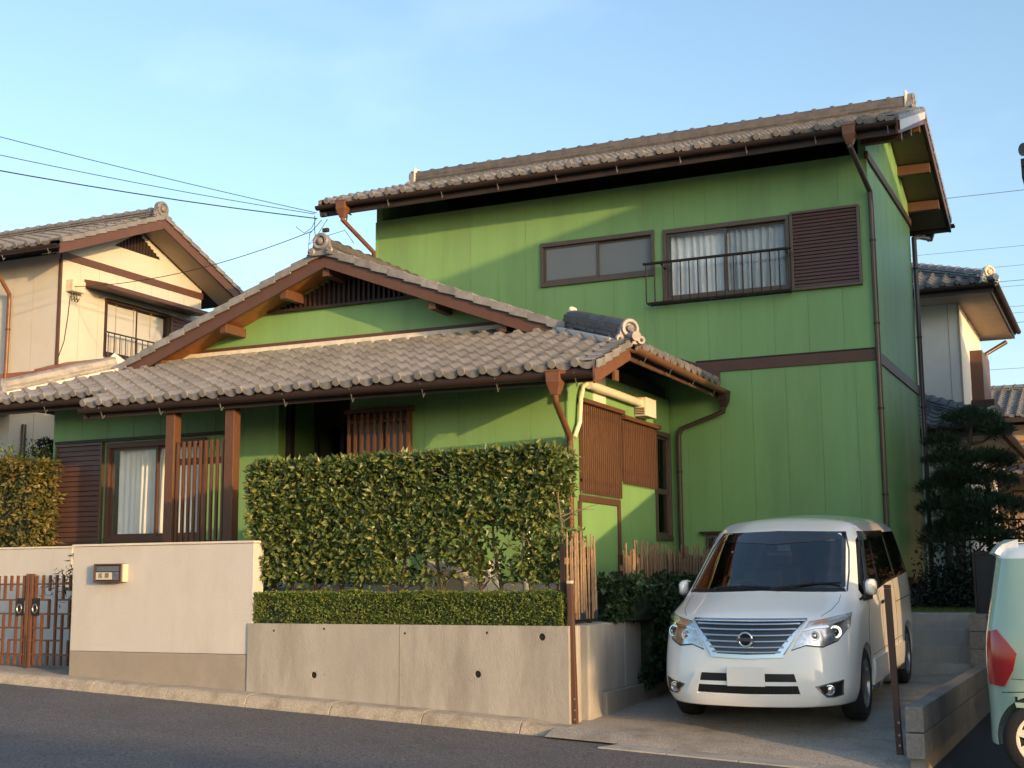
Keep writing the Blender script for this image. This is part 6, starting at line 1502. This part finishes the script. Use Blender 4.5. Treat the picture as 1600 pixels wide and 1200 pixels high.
for (px, pz, rx, rz) in pads:
    py = 19.6 + rr.uniform(-.15, .15)
    for k in range(int(1900 * rx / .4)):
        v = rdir(rr); q = Vector((px + v.x * rx * rr.random() ** .35, py + v.y * rx * .8, pz + (abs(v.z) if rr.random() < .6 else v.z) * rz * 1.35 * rr.random() ** .4 + .03 * mnoise.noise(Vector((v.x * 5, v.y * 5, pz)))))
        pts.append((q, Vector((v.x * .5, v.y * .5, .8)).normalized()))
    tgt = min(tr, key=lambda c: abs(c.z - pz + .15)); part('branch', MB().tube([tgt, (tgt + Vector((px, py, pz))) / 2 + Vector((0, 0, -.04)), (px, py, pz)], [.028, .02, .01], 6), 'bark', pn)
foliage(pn, pts, 'leaf_pine', .095, .012, rr, jitter=.55, grav=.1)
us = thing('under_shrub', (-2.3, 19.0, -.47), 'dark tangled shrub at the foot of the garden pine', 'shrub')
foliage(us, [(Vector((-2.25 + rr.gauss(0, .28), 19.2 + rr.gauss(0, .2), -.45 + abs(rr.gauss(0, .35)))), Vector((0, -1, .5)).normalized()) for _ in range(4200)], 'leaf_dark', .07, .03, rr)
us2 = thing('under_shrub', (-1.6, 20.2, -.47), 'dark shrub behind the black panel fence', 'shrub')
foliage(us2, [(Vector((-1.55 + rr.gauss(0, .3), 20.2 + rr.gauss(0, .2), -.4 + abs(rr.gauss(0, .55)))), Vector((0, -1, .5)).normalized()) for _ in range(3800)], 'leaf_dark', .08, .035, rr)
# --- lawn between the steps and the pine
lw = sheet('lawn', -2.85, -1.75, 16.66, 19.0, 2, 2, lambda x, y: -.452, 'lawn')
g = MB()
for k in range(5200):
    p = Vector((rr.uniform(-2.83, -1.76), rr.uniform(16.68, 18.9), -.452)); a = rr.uniform(0, 6.28); h = rr.uniform(.02, .05); w = .004
    s = Vector((math.cos(a), math.sin(a), 0)) * w; g.add([p - s, p + s, p + Vector((rr.gauss(0, .012), rr.gauss(0, .012), h))], [(0, 1, 2)])
me = g.mesh('grass_blades', (0, 0, 0), ['leaf_box']); o = bpy.data.objects.new('grass_blades', me); COL.objects.link(o); o['kind'] = 'stuff'; o['label'] = 'short green grass of the small lawn behind the steps'; o['category'] = 'grass'
# ================================================================== cables
def cable(label, p0, p1, sag, r, grp='overhead cables to the green house', n=18, name='overhead_cable'):
    p0 = Vector(p0); p1 = Vector(p1); q = []
    for k in range(n + 1):
        t = k / n; q.append(p0 + (p1 - p0) * t + Vector((0, 0, -4 * sag * t * (1 - t))))
    single(name, MB().tube(q, r, 5), 'cable', label, 'cable', grp)
cable('thin overhead cable meeting the upper eave, uppermost of three', (-10.93, 16.35, 5.56), (-16.4, 4.2, 6.42), .17, .0055)
cable('thin overhead cable meeting the upper eave, middle of three', (-10.93, 16.30, 5.53), (-16.4, 4.2, 6.02), .26, .0055)
cable('thicker overhead cable meeting the upper eave, lowest of three', (-10.90, 16.32, 5.46), (-16.4, 4.3, 5.62), .28, .009)
cable('thin service cable from the cream house to the gable ridge', (-9.9, 14.7, 4.75), (-15.95, 16.5, 4.95), .18, .006)
up = thing('utility_pole', (-16.4, 4.2, -1.5), 'grey concrete utility pole across the street', 'pole')
part('shaft', MB().tube([(-16.4, 4.2, -1.5), (-16.4, 4.2, 8.5)], [.17, .12], 14), 'concrete', up, smooth=60); part('crossarm', MB().box(-17.2, -15.6, 4.12, 4.2, 6.3, 6.42), 'steel', up)
lp = thing('cable_loops', (-10.95, 16.3, 5.2), 'looped service cables and clips hanging at the upper eave', 'cable')
part('loop', MB().tube([(-10.93, 16.3, 5.50), (-10.86, 16.2, 5.25), (-10.80, 16.15, 4.98), (-10.9, 16.1, 4.92), (-10.95, 16.2, 5.2), (-10.8, 16.3, 5.42)], .006, 5), 'cable', lp, smooth=60)
part('loop', MB().tube([(-10.7, 16.3, 5.42), (-10.78, 16.2, 5.2), (-10.9, 16.1, 5.0), (-10.7, 16.2, 5.12), (-10.45, 16.4, 5.24), (-10.35, 16.5, 5.05)], .005, 5), 'cable', lp, smooth=60)
part('loop', MB().tube([(-11.2, 16.2, 5.34), (-11.05, 16.2, 5.22), (-10.95, 16.25, 5.3), (-10.9, 16.3, 5.46)], .005, 5), 'cable', lp, smooth=60)
for (x, z) in ((-10.72, 5.47), (-10.68, 5.23)): part('clip', MB().box(x - .05, x + .05, 16.2, 16.26, z - .03, z + .03), 'cable', lp, bevel=.01)
part('bracket', MB().tube([(-10.40, 16.5, 5.5), (-10.44, 16.45, 5.52), (-10.46, 16.45, 5.35)], .014, 6), 'copper', lp)
k = 0
for (y, zz, r) in ((60, 17.05, .012), (62, 15.0, .008), (62, 14.1, .008), (62, 13.4, .011), (62, 13.15, .008), (62, 12.2, .008), (62, 11.9, .008), (62, 11.45, .011), (62, 9.35, .008)):
    cable('distant power line in the sky beyond the white house, %s' % ('highest of the nine' if k == 0 else ('lowest of the nine' if k == 8 else '%s from the highest' % ('', 'second', 'third', 'fourth', 'fifth', 'sixth', 'seventh', 'eighth')[k])), (-22, y, zz + .0), (22, y + 2, zz + .1), .12, r, grp='distant power lines', name='power_line', n=10); k += 1
# ================================================================== across the street, out of frame (they throw the evening shadows)
def ut(u, t, z): return Vector((math.sin(SUN_AZ) * t + math.cos(SUN_AZ) * u, -math.cos(SUN_AZ) * t + math.sin(SUN_AZ) * u, z))
ue = Vector((math.cos(SUN_AZ), math.sin(SUN_AZ), 0)); te = Vector((math.sin(SUN_AZ), -math.cos(SUN_AZ), 0)); uz = Vector((0, 0, 1))
D = thing('hipped_house', (7.5, 14.5, -1.6), 'tall hip roofed house beyond the parking lot and its carport', 'house')
part('wall', MB().box(3.72, 11.2, 11.80, 17.1, -1.8, 4.62), 'cream_far', D); part('upper_wall', MB().box(3.50, 11.4, 11.22, 17.15, 4.625, 6.22), 'cream_far', D)
dze, dp = 6.36, .40
dr = part('roof', MB().add([(3.0, 10.9, dze), (12, 10.9, dze), (12, 17.2, dze), (3.0, 17.2, dze), (6.15, 14.05, dze + 3.15 * dp), (8.85, 14.05, dze + 3.15 * dp), (3.0, 10.9, dze - .3), (12, 10.9, dze - .3), (12, 17.2, dze - .3), (3.0, 17.2, dze - .3)], [(0, 1, 5, 4), (1, 2, 5), (2, 3, 4, 5), (3, 0, 4), (0, 6, 7, 1), (1, 7, 8, 2), (2, 8, 9, 3), (3, 9, 6, 0), (9, 8, 7, 6)]), 'tile_far', D)
for j in range(3):
    for zz in (.2, 2.9):
        wdw = part('window', MB().box(4.4 + j * 2.2, 5.9 + j * 2.2, 11.75, 11.80, zz, zz + 1.2), 'brown_sash', D); part('pane', MB().box(4.46 + j * 2.2, 5.84 + j * 2.2, 11.74, 11.749, zz + .06, zz + 1.14), 'frosted', wdw)
cp = thing('carport', (1.4, 12, -1.5), 'metal carport standing over the pale green car', 'carport')
part('roof', MB().prism([(.28, 10.72, 1.02), (2.6, 10.72, 1.02), (2.6, 13.5, 1.92), (.28, 13.5, 1.92)], (0, 0, .13)), 'steel', cp)
for (x, y, zt) in ((2.55, 10.8, 1.05), (2.55, 13.4, 1.9), (.33, 13.4, 1.9)): part('post', MB().box(x - .04, x + .04, y - .04, y + .04, -1.6, zt), 'steel', cp)
Bn = thing('low_house', (18, -5, -2.4), 'single storey house across the street opposite the gate', 'house')
part('wall', MB().box(12.6, 24, -7.6, -2.4, -2.9, 1.8), 'cream_far', Bn)
part('roof', MB().prism([(12, -8.2, 1.82), (12, -5.0, 3.05), (12, -1.8, 1.82), (12, -1.8, 1.69), (12, -8.2, 1.69)], (12.6, 0, 0)), 'tile_far', Bn)
for k in range(3):
    wdw = part('window', MB().box(14 + k * 3, 15.6 + k * 3, -2.4, -2.36, -.6, .6), 'brown_sash', Bn); part('pane', MB().box(14.07 + k * 3, 15.53 + k * 3, -2.36, -2.35, -.53, .53), 'frosted', wdw)
def street_tree(label, u, t, v, ru, rv, seed, n=4200):
    r_ = random.Random(seed); z = v + math.tan(SUN_EL) * t; c = ut(u, t, z); g = ut(u, t, zroad(ut(u, t, 0).x) - .1)
    T = thing('street_tree', tuple(g), label, 'tree')
    part('trunk', MB().tube([g, (g + c) / 2 + Vector((.05, .05, 0)), c], [.12, .09, .04], 8), 'bark', T, smooth=60)
    for k in range(5):
        e = c + Vector((rdir(r_) * ru * .7)); part('limb', MB().tube([c - uz * rv * .6, (c + e) / 2 - uz * .1, e], [.05, .035, .012], 6), 'bark', T)
    pts = []
    while len(pts) < n:
        d = rdir(r_); k = r_.random() ** .4; q = c + ue * (d.x * ru * k) + te * (d.y * ru * k) + uz * (d.z * rv * k)
        if mnoise.noise(q * 1.6) < -.42: continue
        pts.append((q, d))
    foliage(T, pts, 'leaf_tree', .16, .09, r_)
street_tree('round leafy tree across the street from the driveway', 9.15, 12.5, .78, .80, .80, 51)

bdw = thing('added_shade_wall', (2.8, 14, -1.6), 'added unseen block wall that shades the low driveway wall', 'wall')  # unseen wall added to block low sun from the driveway block wall
for k in range(15): part('block', MB().box(2.74, 2.88, 11.0 + k * .40, 11.392 + k * .40, -1.8, -.12), 'block', bdw)
# fallen leaves and grit along the kerb
gl = MB(); r9 = random.Random(9)
for k in range(420):
    x = r9.uniform(-13, -1.8); y = 10.88 - abs(r9.gauss(0, .10)) if x < -4.5 else r9.uniform(10.5, 11.6); z = (zroad(x) if y < 10.74 or x < -4.5 else zdrive(x, y)) + .006; a = r9.uniform(0, 6.28); L = r9.uniform(.008, .028)
    d = Vector((math.cos(a), math.sin(a), r9.uniform(0, .25))); leaf(gl, Vector((x, y, z)), d, Vector((0, 0, 1)), L, L * .5)
me = gl.mesh('fallen_leaves', (0, 0, 0), ['leaf_sunlit_dry']); o = bpy.data.objects.new('fallen_leaves', me); COL.objects.link(o); o['kind'] = 'stuff'; o['label'] = 'scattered dry leaf bits along the kerb and driveway'; o['category'] = 'leaves'
